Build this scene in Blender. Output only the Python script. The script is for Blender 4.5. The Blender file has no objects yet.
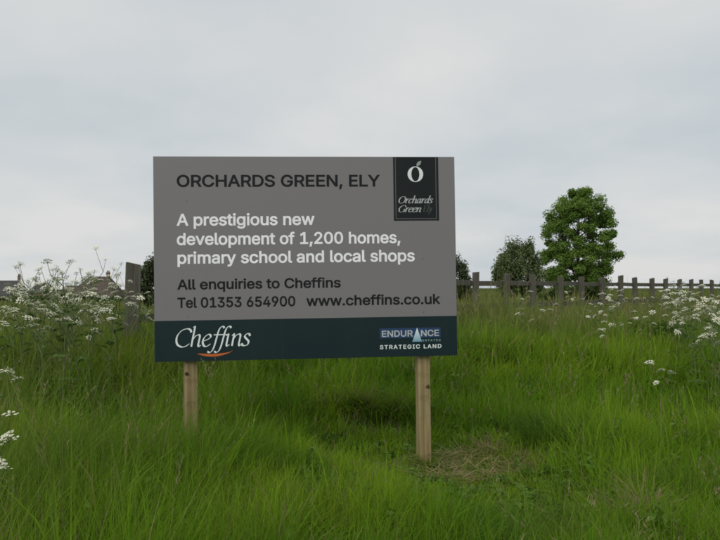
import bpy, bmesh, math, random
import numpy as np
from mathutils import Matrix, Vector, Euler

# ------------------------------------------------------------------ camera, sky, sun, exposure
scene = bpy.context.scene
COL = scene.collection
EYE = 1.42                      # eye height above the ground at the foot of the sign
FPX = 623.0                     # focal length in pixels of the 720 px wide photograph
HORIZON = 288.0

cam_data = bpy.data.cameras.new('camera')
cam_data.sensor_width = 36.0
cam_data.lens = 36.0 * FPX / 720.0
cam_data.clip_start = 0.05
cam_data.clip_end = 5000.0
cam = bpy.data.objects.new('camera', cam_data)
COL.objects.link(cam)
cam.location = (0, 0, EYE)
cam.rotation_euler = (math.pi / 2 + math.atan((HORIZON - 270) / FPX), 0, 0)
scene.camera = cam

SUN_EL, SUN_AZ = math.radians(44), math.radians(205)     # high behind the camera, over the left shoulder
world = bpy.data.worlds.new('World')
scene.world = world
world.use_nodes = True
nt = world.node_tree
nt.nodes.clear()
def N(tree, kind, **kw):
    n = tree.nodes.new(kind)
    for k, v in kw.items():
        setattr(n, k, v)
    return n
w_out = N(nt, 'ShaderNodeOutputWorld')
w_bg = N(nt, 'ShaderNodeBackground')
w_bg.inputs['Strength'].default_value = 0.1
w_sky = N(nt, 'ShaderNodeTexSky', sky_type='NISHITA')
w_sky.sun_disc = False
w_sky.sun_elevation = SUN_EL
w_sky.sun_rotation = SUN_AZ
w_sky.dust_density = 4.0
w_tc = N(nt, 'ShaderNodeTexCoord')
w_sep = N(nt, 'ShaderNodeSeparateXYZ')
w_add = N(nt, 'ShaderNodeMath', operation='ADD'); w_add.inputs[1].default_value = 0.22
w_abs = N(nt, 'ShaderNodeMath', operation='ABSOLUTE')
w_dx = N(nt, 'ShaderNodeMath', operation='DIVIDE')
w_dy = N(nt, 'ShaderNodeMath', operation='DIVIDE')
w_cmb = N(nt, 'ShaderNodeCombineXYZ')
w_noise = N(nt, 'ShaderNodeTexNoise')
w_noise.inputs['Scale'].default_value = 0.85
w_noise.inputs['Detail'].default_value = 6.0
w_noise.inputs['Roughness'].default_value = 0.48
w_ramp = N(nt, 'ShaderNodeValToRGB')
w_ramp.color_ramp.elements[0].position = 0.33
w_ramp.color_ramp.elements[0].color = (4.95, 5.50, 5.85, 1)      # the greyer undersides of the cloud deck
w_ramp.color_ramp.elements[1].position = 0.62
w_ramp.color_ramp.elements[1].color = (6.75, 6.78, 6.72, 1)
w_mix = N(nt, 'ShaderNodeMix', data_type='RGBA')
w_mix.inputs[0].default_value = 0.95                              # the cloud hides nearly all of the blue sky
L = nt.links.new
L(w_tc.outputs['Generated'], w_sep.inputs[0])
L(w_sep.outputs['Z'], w_abs.inputs[0]); L(w_abs.outputs[0], w_add.inputs[0])
L(w_sep.outputs['X'], w_dx.inputs[0]); L(w_add.outputs[0], w_dx.inputs[1])
L(w_sep.outputs['Y'], w_dy.inputs[0]); L(w_add.outputs[0], w_dy.inputs[1])
L(w_dx.outputs[0], w_cmb.inputs[0]); L(w_dy.outputs[0], w_cmb.inputs[1])
L(w_cmb.outputs[0], w_noise.inputs['Vector'])
L(w_noise.outputs['Fac'], w_ramp.inputs[0])
L(w_sky.outputs[0], w_mix.inputs[6]); L(w_ramp.outputs[0], w_mix.inputs[7])
L(w_mix.outputs[2], w_bg.inputs['Color'])
L(w_bg.outputs[0], w_out.inputs[0])

sun_data = bpy.data.lights.new('sun', 'SUN')
sun_data.energy = 1.5
sun_data.angle = math.radians(50)
sun_data.color = (1.0, 0.97, 0.93)
sun = bpy.data.objects.new('sun', sun_data)
COL.objects.link(sun)
sd = Vector((math.sin(SUN_AZ) * math.cos(SUN_EL), math.cos(SUN_AZ) * math.cos(SUN_EL), math.sin(SUN_EL)))
sun.rotation_euler = sd.to_track_quat('Z', 'Y').to_euler()
sun.location = (0, -10, 20)

scene.view_settings.view_transform = 'Standard'
scene.view_settings.look = 'None'
scene.view_settings.exposure = 0.12
scene.view_settings.gamma = 1.0
scene.view_settings.use_curve_mapping = False
scene.render.engine = 'CYCLES'
scene.cycles.use_denoising = True
scene.cycles.filter_width = 1.75
scene.cycles.max_bounces = 8
scene.cycles.diffuse_bounces = 4
scene.cycles.transmission_bounces = 4

# ------------------------------------------------------------------ helpers
rng = np.random.default_rng(7)
random.seed(7)

def tag(o, label=None, cat=None, group=None, kind=None):
    if label: o['label'] = label
    if cat: o['category'] = cat
    if group: o['group'] = group
    if kind: o['kind'] = kind
    return o

def link(name, data, parent=None, loc=None):
    o = bpy.data.objects.new(name, data)
    COL.objects.link(o)
    if parent: o.parent = parent
    if loc is not None: o.location = loc
    return o

def empty(name, loc=(0, 0, 0), rz=0.0):
    o = link(name, None, None, loc)
    o.rotation_euler = (0, 0, rz)
    o.empty_display_size = 0.2
    return o

def mesh_from(name, verts, faces, mat=None, smooth=False):
    me = bpy.data.meshes.new(name)
    me.from_pydata([tuple(map(float, v)) for v in verts], [], faces)
    if mat: me.materials.append(mat)
    if smooth:
        me.polygons.foreach_set('use_smooth', [True] * len(me.polygons))
    me.update()
    return me

def np_mesh(name, V, loops, starts, cols, mat):
    """big mesh straight from arrays; one colour per vertex in the attribute 'tint'"""
    me = bpy.data.meshes.new(name)
    me.vertices.add(len(V)); me.vertices.foreach_set('co', np.ascontiguousarray(V, dtype=np.float32).ravel())
    me.loops.add(len(loops)); me.loops.foreach_set('vertex_index', loops.astype(np.int32))
    me.polygons.add(len(starts)); me.polygons.foreach_set('loop_start', starts.astype(np.int32))
    a = me.attributes.new('tint', 'FLOAT_COLOR', 'POINT')
    c4 = np.ones((len(V), 4), dtype=np.float32); c4[:, :3] = cols
    a.data.foreach_set('color', c4.ravel())
    me.materials.append(mat)
    me.update(calc_edges=True)
    me.validate()
    return me

def smooth01(a, b, x):
    t = np.clip((np.asarray(x, dtype=float) - a) / (b - a), 0, 1)
    return t * t * (3 - 2 * t)

_lat = np.random.default_rng(3).random((256, 256))
def vnoise(x, y, s, seed=0):
    """smooth value noise 0..1 with features of about s metres"""
    x = np.asarray(x, dtype=float) / s + 37.3 * seed + 1000; y = np.asarray(y, dtype=float) / s + 11.9 * seed + 1000
    i = np.floor(x).astype(int); j = np.floor(y).astype(int)
    fx = x - i; fy = y - j
    fx = fx * fx * (3 - 2 * fx); fy = fy * fy * (3 - 2 * fy)
    g = lambda a, b: _lat[a % 256, b % 256]
    return (g(i, j) * (1 - fx) + g(i + 1, j) * fx) * (1 - fy) + (g(i, j + 1) * (1 - fx) + g(i + 1, j + 1) * fx) * fy

def at(px, dist):
    """x of a thing seen at photo column px standing dist metres ahead"""
    return (px - 360.0) / FPX * dist
def zat(py, dist):
    return EYE + (HORIZON - py) / FPX * dist

# ------------------------------------------------------------------ materials
def new_mat(name):
    m = bpy.data.materials.new(name)
    m.use_nodes = True
    t = m.node_tree
    b = t.nodes['Principled BSDF']
    return m, t, b

def noise_mat(name, c1, c2, scale=8.0, rough=0.8, detail=5.0, stretch=(1, 1, 1), bump=0.0, spec=0.3, lo=0.35, hi=0.65):
    m, t, b = new_mat(name)
    tc = N(t, 'ShaderNodeTexCoord'); mp = N(t, 'ShaderNodeMapping'); mp.inputs['Scale'].default_value = stretch
    no = N(t, 'ShaderNodeTexNoise'); no.inputs['Scale'].default_value = scale; no.inputs['Detail'].default_value = detail
    ra = N(t, 'ShaderNodeValToRGB')
    ra.color_ramp.elements[0].position = lo; ra.color_ramp.elements[0].color = (*c1, 1)
    ra.color_ramp.elements[1].position = hi; ra.color_ramp.elements[1].color = (*c2, 1)
    l = t.links.new
    l(tc.outputs['Object'], mp.inputs[0]); l(mp.outputs[0], no.inputs['Vector']); l(no.outputs['Fac'], ra.inputs[0])
    l(ra.outputs[0], b.inputs['Base Color'])
    b.inputs['Roughness'].default_value = rough
    b.inputs['Specular IOR Level'].default_value = spec
    if bump:
        bu = N(t, 'ShaderNodeBump'); bu.inputs['Strength'].default_value = bump; bu.inputs['Distance'].default_value = 0.01
        l(no.outputs['Fac'], bu.inputs['Height']); l(bu.outputs[0], b.inputs['Normal'])
    return m

def leaf_mat(name, trans=0.35, rough=0.6, spec=0.25):
    """foliage tinted leaf by leaf, some light passing through"""
    m, t, b = new_mat(name)
    at_ = N(t, 'ShaderNodeAttribute', attribute_name='tint')
    tr = N(t, 'ShaderNodeBsdfTranslucent'); mx = N(t, 'ShaderNodeMixShader'); mx.inputs[0].default_value = trans
    hs = N(t, 'ShaderNodeHueSaturation'); hs.inputs['Value'].default_value = 1.25; hs.inputs['Hue'].default_value = 0.49
    l = t.links.new
    l(at_.outputs['Color'], b.inputs['Base Color']); l(at_.outputs['Color'], hs.inputs['Color']); l(hs.outputs[0], tr.inputs['Color'])
    b.inputs['Roughness'].default_value = rough; b.inputs['Specular IOR Level'].default_value = spec
    out = t.nodes['Material Output']
    l(b.outputs[0], mx.inputs[1]); l(tr.outputs[0], mx.inputs[2]); l(mx.outputs[0], out.inputs['Surface'])
    return m

def wood_mat(name, c1, c2, dark, knots=(), rough=0.8):
    """grain running up the post, dark knots at the given local points"""
    m, t, b = new_mat(name)
    l = t.links.new
    tc = N(t, 'ShaderNodeTexCoord')
    mp = N(t, 'ShaderNodeMapping'); mp.inputs['Scale'].default_value = (38, 38, 1.6)
    no = N(t, 'ShaderNodeTexNoise'); no.inputs['Scale'].default_value = 1.0; no.inputs['Detail'].default_value = 6; no.inputs['Distortion'].default_value = 0.6
    ra = N(t, 'ShaderNodeValToRGB')
    ra.color_ramp.elements[0].position = 0.33; ra.color_ramp.elements[0].color = (*c1, 1)
    ra.color_ramp.elements[1].position = 0.66; ra.color_ramp.elements[1].color = (*c2, 1)
    n2 = N(t, 'ShaderNodeTexNoise'); n2.inputs['Scale'].default_value = 7; n2.inputs['Detail'].default_value = 4
    r2 = N(t, 'ShaderNodeMapRange'); r2.inputs['From Min'].default_value = 0.56; r2.inputs['From Max'].default_value = 0.74
    r2.inputs['To Max'].default_value = 0.7
    mx = N(t, 'ShaderNodeMix', data_type='RGBA'); mx.inputs[7].default_value = (*dark, 1)
    l(tc.outputs['Object'], mp.inputs[0]); l(mp.outputs[0], no.inputs['Vector']); l(no.outputs['Fac'], ra.inputs[0])
    l(tc.outputs['Object'], n2.inputs['Vector']); l(n2.outputs['Fac'], r2.inputs['Value'])
    l(r2.outputs[0], mx.inputs[0]); l(ra.outputs[0], mx.inputs[6])
    last = mx.outputs[2]
    for (kx, ky, kz, kr) in knots:
        mk = N(t, 'ShaderNodeMapping'); mk.vector_type = 'POINT'
        mk.inputs['Location'].default_value = (-kx / kr, -ky / kr, -kz / kr / 0.8)
        mk.inputs['Scale'].default_value = (1 / kr, 1 / kr, 1 / kr / 0.8)
        ln = N(t, 'ShaderNodeVectorMath', operation='LENGTH')
        mr = N(t, 'ShaderNodeMapRange'); mr.inputs['From Min'].default_value = 1.15; mr.inputs['From Max'].default_value = 0.55
        km = N(t, 'ShaderNodeMix', data_type='RGBA'); km.inputs[7].default_value = (dark[0] * 0.5, dark[1] * 0.45, dark[2] * 0.4, 1)
        kd = N(t, 'ShaderNodeTexNoise'); kd.inputs['Scale'].default_value = 45; kd.inputs['Detail'].default_value = 3
        ks = N(t, 'ShaderNodeVectorMath', operation='MULTIPLY_ADD'); ks.inputs[1].default_value = (0.03, 0.03, 0.03)
        kc = N(t, 'ShaderNodeVectorMath', operation='SUBTRACT'); kc.inputs[1].default_value = (0.015, 0.015, 0.015)
        l(tc.outputs['Object'], kd.inputs['Vector']); l(kd.outputs['Color'], ks.inputs[0]); l(tc.outputs['Object'], ks.inputs[2])
        l(ks.outputs[0], kc.inputs[0]); l(kc.outputs[0], mk.inputs[0]); l(mk.outputs[0], ln.inputs[0]); l(ln.outputs['Value'], mr.inputs['Value'])
        l(mr.outputs[0], km.inputs[0]); l(last, km.inputs[6]); last = km.outputs[2]
    l(last, b.inputs['Base Color'])
    bu = N(t, 'ShaderNodeBump'); bu.inputs['Strength'].default_value = 0.35; bu.inputs['Distance'].default_value = 0.004
    l(no.outputs['Fac'], bu.inputs['Height']); l(bu.outputs[0], b.inputs['Normal'])
    b.inputs['Roughness'].default_value = rough
    b.inputs['Specular IOR Level'].default_value = 0.2
    return m

def flat_mat(name, c, rough=0.5, spec=0.35):
    return noise_mat(name, tuple(k * 0.95 for k in c), tuple(min(1, k * 1.05) for k in c), 6.0, rough, 3.0, spec=spec)

M = {}
M['soil'] = noise_mat('turf_soil', (0.042, 0.050, 0.020), (0.095, 0.112, 0.040), 3.0, 1.0, 8.0, bump=0.5, spec=0.0)
M['grass'] = leaf_mat('grass_blade', 0.45, 0.7, 0.07)
M['leaf'] = leaf_mat('tree_leaf', 0.32, 0.65, 0.12)
M['bark'] = noise_mat('bark', (0.03, 0.025, 0.018), (0.085, 0.07, 0.05), 9, 0.9, stretch=(1, 1, 0.25), bump=0.6)
M['fence_wood'] = wood_mat('weathered_fence_wood', (0.066, 0.062, 0.048), (0.125, 0.118, 0.094), (0.055, 0.062, 0.036))
M['umbel'] = noise_mat('umbel_white', (0.62, 0.63, 0.45), (0.86, 0.85, 0.70), 60, 0.7, 3)
M['parsley_stem'] = noise_mat('parsley_stem', (0.07, 0.11, 0.03), (0.12, 0.16, 0.05), 20, 0.6)
M['parsley_leaf'] = noise_mat('parsley_leaf', (0.05, 0.095, 0.015), (0.09, 0.15, 0.03), 20, 0.8)

# ------------------------------------------------------------------ ground
HUMMOCK = (0.13, 6.52, 0.52, 0.20)
HOLLOW = (0.15, 6.16, 0.38, 0.19)        # a dark hollow in the grass behind the sign: x, y, half length, half width
STRAW = [(1.08, 5.22, 0.42, 0.20), (1.70, 3.78, 0.26, 0.16), (1.05, 4.86, 0.40, 0.13)]

def ell(x, y, e):
    return ((x - e[0]) / e[2]) ** 2 + ((y - e[1]) / e[3]) ** 2

def ground_z(x, y):
    x = np.asarray(x, dtype=float); y = np.asarray(y, dtype=float)
    yy = y + 0.5 * np.clip(-x - 1.5, 0, 3) + 0.15 * np.clip(x - 1.5, 0, 4)
    z = 0.48 * smooth01(6.3, 9.5, yy)
    z = z + 0.30 * smooth01(17, 27, y) * smooth01(2, 9, x)
    left = 1 - smooth01(-12, 18, x)
    z = z - left * np.clip((y - 36) * 0.0265, 0, 3.05)
    near = 1 - smooth01(20, 60, np.hypot(x, y))
    z = z + near * (0.07 * (vnoise(x, y, 0.9, 1) - 0.5) + 0.05 * (vnoise(x, y, 0.33, 2) - 0.5))
    z = z - 0.20 * np.exp(-ell(x, y, HOLLOW) ** 2) + 0.12 * np.exp(-ell(x, y, HUMMOCK) ** 2)
    z = z - 0.07 * np.exp(-ell(x, y, (0.85, 4.95, 0.6, 0.45)))
    return z

def gz(x, y):
    return float(ground_z(x, y))

def axis(lo, hi, fine_lo, fine_hi, step, grow=1.16):
    a = list(np.arange(fine_lo, fine_hi + 1e-6, step))
    s = step
    while a[-1] < hi: s *= grow; a.append(a[-1] + s)
    s = step
    while a[0] > lo: s *= grow; a.insert(0, a[0] - s)
    return np.array(a)
gx = axis(-900, 900, -4.5, 4.5, 0.1)
gy = axis(-60, 1500, 1.5, 10, 0.1)
GX, GY = np.meshgrid(gx, gy)
GZ = ground_z(GX, GY)
nx, ny = len(gx), len(gy)
V = np.stack([GX.ravel(), GY.ravel(), GZ.ravel()], 1)
idx = np.arange(nx * ny).reshape(ny, nx)
F = np.stack([idx[:-1, :-1], idx[:-1, 1:], idx[1:, 1:], idx[1:, :-1]], -1).reshape(-1, 4)
me = np_mesh('ground', V, F.ravel(), np.arange(len(F)) * 4, np.full((len(V), 3), 0.05), M['soil'])
me.polygons.foreach_set('use_smooth', [True] * len(me.polygons))
tag(link('ground', me), kind='structure')

# ------------------------------------------------------------------ grass
def blade_mesh(name, bx, by, bz, length, width, az, lean, curl, cols, mat, side=None):
    """ribbons of three pieces: lean and curl are angles from the vertical"""
    n = len(bx)
    if side is None: side = az + math.pi / 2 + rng.normal(0, 0.7, n)
    sx, sy = np.cos(side), np.sin(side)
    t = [0.0, 0.36, 0.70, 1.0]
    P = [np.stack([bx, by, bz], 1)]
    drift = rng.normal(0, 0.55, n)
    az0 = az
    for k in range(3):
        az = az0 + drift * k
        th = lean + curl * (t[k] + t[k + 1]) / 2
        ds = (t[k + 1] - t[k]) * length
        P.append(P[-1] + np.stack([np.sin(th) * np.cos(az) * ds, np.sin(th) * np.sin(az) * ds, np.cos(th) * ds], 1))
    wv = np.stack([sx, sy, np.zeros(n)], 1) * width[:, None] * 0.5
    Vv = np.empty((n, 7, 3), dtype=np.float32)
    for k, f in enumerate((0.75, 1.0, 0.7)):
        Vv[:, 2 * k] = P[k] - wv * f
        Vv[:, 2 * k + 1] = P[k] + wv * f
    Vv[:, 6] = P[3]
    lp = np.array([0, 1, 3, 2, 2, 3, 5, 4, 4, 5, 6])
    loops = (np.arange(n)[:, None] * 7 + lp[None]).ravel()
    starts = (np.arange(n)[:, None] * 11 + np.array([0, 4, 8])[None]).ravel()
    C = np.repeat(cols[:, None, :], 7, 1).reshape(-1, 3)
    return np_mesh(name, Vv.reshape(-1, 3), loops, starts, C, mat)

def sward_height(x, y):
    lf = smooth01(0.5, -2.5, x)
    h = 0.37 + 0.13 * smooth01(-0.6, -1.3, x) + 0.34 * smooth01(9, 12.5, y) * (1 - lf) - 0.26 * smooth01(13.5, 19, y) * (1 - lf) - 0.24 * lf * smooth01(9.3, 11.2, y)
    low = np.exp(-(((x - 0.55) / 1.15) ** 2 + ((y - 4.88) / 1.2) ** 2) ** 1.3)
    h = h * (1 - 0.87 * low)
    h = h * (1 - 0.32 * smooth01(0.1, 0.9, x) * smooth01(5.2, 4.0, y))
    h = h * (0.62 + 0.72 * vnoise(x, y, 0.75, 5)) * (0.70 + 0.6 * vnoise(x, y, 0.22, 6))
    return h

GREEN_A = np.array([0.122, 0.238, 0.014])      # fresh mid green
GREEN_B = np.array([0.205, 0.320, 0.020])      # yellower young growth
GREEN_C = np.array([0.068, 0.170, 0.013])      # deep green
OLIVE = np.array([0.165, 0.205, 0.045])
FIELD = np.array([0.155, 0.165, 0.060])          # duller growth of the field edge
STRAWC = np.array([0.300, 0.235, 0.120])

def grass_cols(n, x, y, tuft_r):
    a = vnoise(x, y, 1.1, 11); b = vnoise(x, y, 0.45, 12)
    w = np.clip(1.6 * (a - 0.35) + 0.5 * (tuft_r - 0.5), 0, 1)[:, None]
    c = GREEN_A * (1 - w) + GREEN_B * w
    d = np.clip(2.2 * (b - 0.55) + 0.5 * (tuft_r - 0.6), 0, 1)[:, None]
    c = c * (1 - d) + GREEN_C * d
    o = np.clip(0.9 * smooth01(-0.7, -2.4, x) * vnoise(x, y, 0.6, 13) * smooth01(9, 7, y), 0, 0.7)[:, None]
    c = c * (1 - o) + OLIVE * o
    f = (0.88 * smooth01(7.6, 12.0, y + 0.6 * np.clip(-x - 1, 0, 3)) * (0.75 + 0.25 * vnoise(x, y, 1.5, 17)))[:, None]
    c = c * (1 - f) + FIELD * f
    c = c * rng.uniform(0.78, 1.25, (n, 1)) * rng.uniform(0.93, 1.07, (n, 3))
    dead = rng.random(n) < 0.025 + 0.06 * vnoise(x, y, 0.5, 14) ** 2 + 0.03 * smooth01(8, 14, y)
    c[dead] = STRAWC * rng.uniform(0.6, 1.15, (dead.sum(), 1))
    return c

def scatter(nt_, per, r0, r1, half, power=1.0, spread=0.035):
    """tufts in a fan ahead of the camera; returns blade roots and what each tuft shares"""
    u = rng.random(nt_)
    r = (r0 ** power + u * (r1 ** power - r0 ** power)) ** (1 / power)
    a = rng.uniform(-half, half, nt_)
    tx, ty = r * np.sin(a), r * np.cos(a)
    k = np.repeat(np.arange(nt_), per)
    n = len(k)
    ox, oy = rng.normal(0, 1, n), rng.normal(0, 1, n)
    sp = spread * np.maximum(1, r[k] / 6)
    x, y = tx[k] + ox * sp, ty[k] + oy * sp
    return x, y, ox, oy, rng.random(nt_)[k], rng.random(nt_)[k], r[k]

def sward(name, nt_, per, r0, r1, half, power, wmin, wk, label):
    x, y, ox, oy, tr, th, r = scatter(nt_, per, r0, r1, half, power)
    keep = (ell(x, y, HOLLOW) > 1.0 + 0.5 * rng.random(len(x)))
    for s in STRAW:
        keep &= (ell(x, y, s) > 1.0) | (rng.random(len(x)) < 0.42)
    keep &= np.hypot(x, y) > 1.9
    x, y, ox, oy, tr, th, r = [q[keep] for q in (x, y, ox, oy, tr, th, r)]
    n = len(x)
    h = sward_height(x, y) * (0.75 + 0.5 * th) * rng.uniform(0.55, 1.3, n)
    wind = 0.5 + 2.2 * vnoise(x, y, 1.6, 21) + math.pi * 1.7
    vx = 0.6 * ox + 0.65 * np.cos(wind) + rng.normal(0, 0.85, n)
    vy = 0.6 * oy + 0.55 * np.sin(wind) + rng.normal(0, 0.85, n)
    az = np.arctan2(vy, vx)
    lean = np.abs(rng.normal(0.2, 0.22, n)); curl = np.clip(rng.normal(1.0, 0.8, n), -0.3, 2.9)
    # growth hanging over the hollow and lying round the worn patches
    e = ell(x, y - 0.16, (HOLLOW[0], HOLLOW[1], HOLLOW[2] * 1.1, HOLLOW[3] * 1.7))
    over = (e < 1.2) & (y > HOLLOW[1])
    az = np.where(over, -math.pi / 2 + rng.normal(0, 0.5, n), az)
    curl = np.where(over, curl + 0.75, curl); h = np.where(over, np.maximum(h, 0.34), h)
    width = np.maximum(wmin, r * wk) * rng.uniform(0.55, 1.35, n)
    c = grass_cols(n, x, y, tr)
    lay = rng.random(n) < 0.06 + 0.14 * vnoise(x, y, 0.6, 31) ** 2       # blades and stalks bent over by wind and rain
    lean = np.where(lay, lean + rng.uniform(0.3, 1.0, n), lean); h = np.where(lay, h * 1.2, h)
    az = np.where(lay, rng.uniform(0, 2 * math.pi, n), az)
    pale = np.array([0.25, 0.33, 0.08])
    c = np.where(lay[:, None], 0.45 * c + 0.55 * pale * rng.uniform(0.7, 1.2, (n, 1)), c)
    broad = rng.random(n) < 0.14
    width = np.where(broad, width * rng.uniform(1.5, 2.5, n), width)
    me = blade_mesh(name, x, y, ground_z(x, y) - 0.01, h, width, az, lean, curl, c, M['grass'])
    return tag(link(name, me), label, 'grass', kind='stuff')

sward('meadow_grass', 16800, 22, 2.1, 12.5, math.radians(45), 0.9, 0.0034, 0.00085,
      'long green meadow grass around the foot of the sign')
sward('field_grass', 4200, 16, 11.5, 60, math.radians(44), 0.35, 0.012, 0.0011,
      'rough olive grass of the field along and beyond the fence')

# flattened straw on the worn patches
def straw(name, label):
    xs, ys, ln, cc = [], [], [], []
    for s, n in zip(STRAW, (2300, 1000, 1300)):
        rr = np.sqrt(rng.random(n)) * 1.45; aa = rng.uniform(0, 2 * math.pi, n)
        xs.append(s[0] + s[2] * rr * np.cos(aa)); ys.append(s[1] + s[3] * rr * np.sin(aa))
    x = np.concatenate(xs); y = np.concatenate(ys); n = len(x)
    c = np.array([0.42, 0.345, 0.185]) * rng.uniform(0.55, 1.3, (n, 1)) * rng.uniform(0.93, 1.07, (n, 3))
    g = rng.random(n) < 0.5
    c[g] = (0.5 * OLIVE + 0.5 * GREEN_A) * rng.uniform(0.7, 1.3, (g.sum(), 1))
    me = blade_mesh(name, x, y, ground_z(x, y) + rng.uniform(0.0, 0.05, n), rng.uniform(0.08, 0.30, n), rng.uniform(0.003, 0.007, n),
                    rng.uniform(0, 2 * math.pi, n), np.clip(rng.normal(1.42, 0.16, n), 0.9, 1.62), rng.normal(0.12, 0.15, n), c, M['grass'])
    return tag(link(name, me), label, 'straw', kind='stuff')
straw('dead_grass', 'pale dead grass trodden flat beside the right post of the sign')

# coarse tussocks: dense tufts whose blades arch outward
def tussocks(name, label, spots):
    X, Y, LN, AZ, C = [], [], [], [], []
    for (tx, ty, n, ln, rad, col) in spots:
        a = rng.uniform(0, 2 * math.pi, n); q = np.sqrt(rng.random(n)) * rad
        X.append(tx + q * np.cos(a)); Y.append(ty + q * np.sin(a)); AZ.append(a + rng.normal(0, 0.35, n))
        LN.append(ln * rng.uniform(0.55, 1.25, n))
        C.append(np.array(col)[None] * rng.uniform(0.7, 1.3, (n, 1)) * rng.uniform(0.93, 1.07, (n, 3)))
    X, Y, LN, AZ, C = map(np.concatenate, (X, Y, LN, AZ, C)); n = len(X)
    w = np.maximum(0.0042, np.hypot(X, Y) * 0.001) * rng.uniform(0.7, 1.5, n)
    me = blade_mesh(name, X, Y, ground_z(X, Y) - 0.005, LN, w, AZ, np.abs(rng.normal(0.25, 0.2, n)), rng.uniform(0.5, 1.9, n), C, M['grass'])
    return tag(link(name, me), label, 'grass', kind='stuff')
tsp = [(1.12, 5.46, 60, 0.24, 0.10, (0.26, 0.20, 0.11)), (1.60, 5.40, 460, 0.42, 0.12, (0.070, 0.140, 0.016)), (1.82, 5.75, 220, 0.38, 0.09, (0.10, 0.17, 0.02)),
       (1.40, 5.95, 200, 0.36, 0.09, (0.11, 0.18, 0.02)), (0.55, 5.15, 120, 0.16, 0.05, (0.12, 0.19, 0.022)), (1.30, 4.72, 170, 0.17, 0.07, (0.08, 0.15, 0.02)),
       (1.72, 3.80, 150, 0.34, 0.07, (0.32, 0.26, 0.14)), (1.58, 3.72, 80, 0.30, 0.05, (0.27, 0.24, 0.11)), (1.45, 4.2, 160, 0.22, 0.06, (0.085, 0.15, 0.02))]
for k in range(9):                                                     # the fringe over the hollow, some of it bleached
    tsp.append((-0.24 + 0.09 * k + rng.normal(0, 0.02), 6.47 + rng.normal(0, 0.04), 75, 0.34, 0.06, (0.19, 0.20, 0.07) if k % 3 == 0 else (0.11, 0.18, 0.025)))
for k in range(4):
    tsp.append((-0.22 + 0.2 * k + rng.normal(0, 0.03), 5.86 + rng.normal(0, 0.05), 60, 0.17, 0.05, (0.14, 0.20, 0.03)))
tr_ = np.random.default_rng(19)
while len(tsp) < 190:
    r_ = tr_.uniform(2.4, 9.5); a_ = tr_.uniform(-0.66, 0.66)
    x_, y_ = r_ * math.sin(a_), r_ * math.cos(a_)
    if ell(x_, y_, (0.55, 4.9, 1.25, 1.3)) < 1: continue
    g_ = tr_.random()
    tsp.append((x_, y_, int(tr_.uniform(50, 120)), tr_.uniform(0.30, 0.48), tr_.uniform(0.03, 0.08), tuple((1 - g_) * GREEN_C + g_ * (OLIVE if tr_.random() < 0.5 else GREEN_B))))
tussocks('tussock_grass', 'coarse arching grass tussocks among the finer meadow grass', tsp)

# tall flowering grass stems standing above the sward
def seed_stems(name, label, n, r0, r1, half, extra=()):
    u = rng.random(n); r = r0 + u * (r1 - r0); a = rng.uniform(-half, half, n)
    x, y = r * np.sin(a), r * np.cos(a)
    low = sward_height(x, y)
    k = (ell(x, y, (0.5, 4.6, 1.4, 1.3)) > 1) & (ell(x, y, HOLLOW) > 1.2)
    # few directly before the board, so that it stays readable
    k &= ~((y < 4.75) & (x / y > -0.36) & (x / y < 0.17) & (rng.random(n) < 0.8))
    x, y, r, low = x[k], y[k], r[k], low[k]
    n = len(x)
    ln = low * rng.uniform(1.15, 1.75, n) + 0.08
    az = rng.uniform(0, 2 * math.pi, n); lean = np.abs(rng.normal(0.1, 0.16, n)); curl = np.clip(rng.normal(0.45, 0.3, n), 0, 1.3)
    z = ground_z(x, y)
    w = np.maximum(0.0022, r * 0.00062)
    tone = np.array([0.27, 0.26, 0.12])[None] * rng.uniform(0.6, 1.25, (n, 1)) * rng.uniform(0.93, 1.07, (n, 3))
    if len(extra):
        ex = np.array(extra)
        x = np.append(x, ex[:, 0]); y = np.append(y, ex[:, 1]); z = np.append(z, ground_z(ex[:, 0], ex[:, 1]))
        ln = np.append(ln, ex[:, 2]); az = np.append(az, ex[:, 3]); lean = np.append(lean, ex[:, 4]); curl = np.append(curl, ex[:, 5])
        w = np.append(w, np.full(len(ex), 0.0045)); tone = np.vstack([tone, np.tile([0.22, 0.22, 0.11], (len(ex), 1))])
        n = len(x)
    # the ear: little spikelets along the top fifth of the stem
    q = 12
    def along(tt):
        p = np.stack([x, y, z], 1)
        steps = 6
        for i in range(steps):
            t0, t1 = tt * i / steps, tt * (i + 1) / steps
            th = lean + curl * (t0 + t1) / 2; ds = (t1 - t0) * ln
            p = p + np.stack([np.sin(th) * np.cos(az) * ds, np.sin(th) * np.sin(az) * ds, np.cos(th) * ds], 1)
        return p
    B = [np.stack([x, y, z], 1)]; LN = [ln]; W = [w]; AZ = [az]; LE = [lean]; CU = [curl]; C = [tone]
    ear = rng.random(n) < 0.75
    for i in range(q):
        p = along(0.80 + 0.19 * i / q)[ear]
        m_ = len(p)
        B.append(p); LN.append(rng.uniform(0.018, 0.045, m_) * np.maximum(1, np.hypot(x, y)[ear] / 7)); W.append(w[ear] * rng.uniform(1.0, 1.9, m_))
        AZ.append(rng.uniform(0, 2 * math.pi, m_)); LE.append((lean + curl)[ear] * 0.7 + rng.uniform(0.1, 0.7, m_)); CU.append(rng.uniform(0, 0.5, m_))
        C.append(np.array([0.30, 0.25, 0.14])[None] * rng.uniform(0.6, 1.3, (m_, 1)))
    B = np.vstack(B)
    me = blade_mesh(name, B[:, 0], B[:, 1], B[:, 2], np.concatenate(LN), np.concatenate(W), np.concatenate(AZ),
                    np.concatenate(LE), np.concatenate(CU), np.vstack(C), M['grass'])
    return tag(link(name, me), label, 'grass', kind='stuff')

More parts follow.
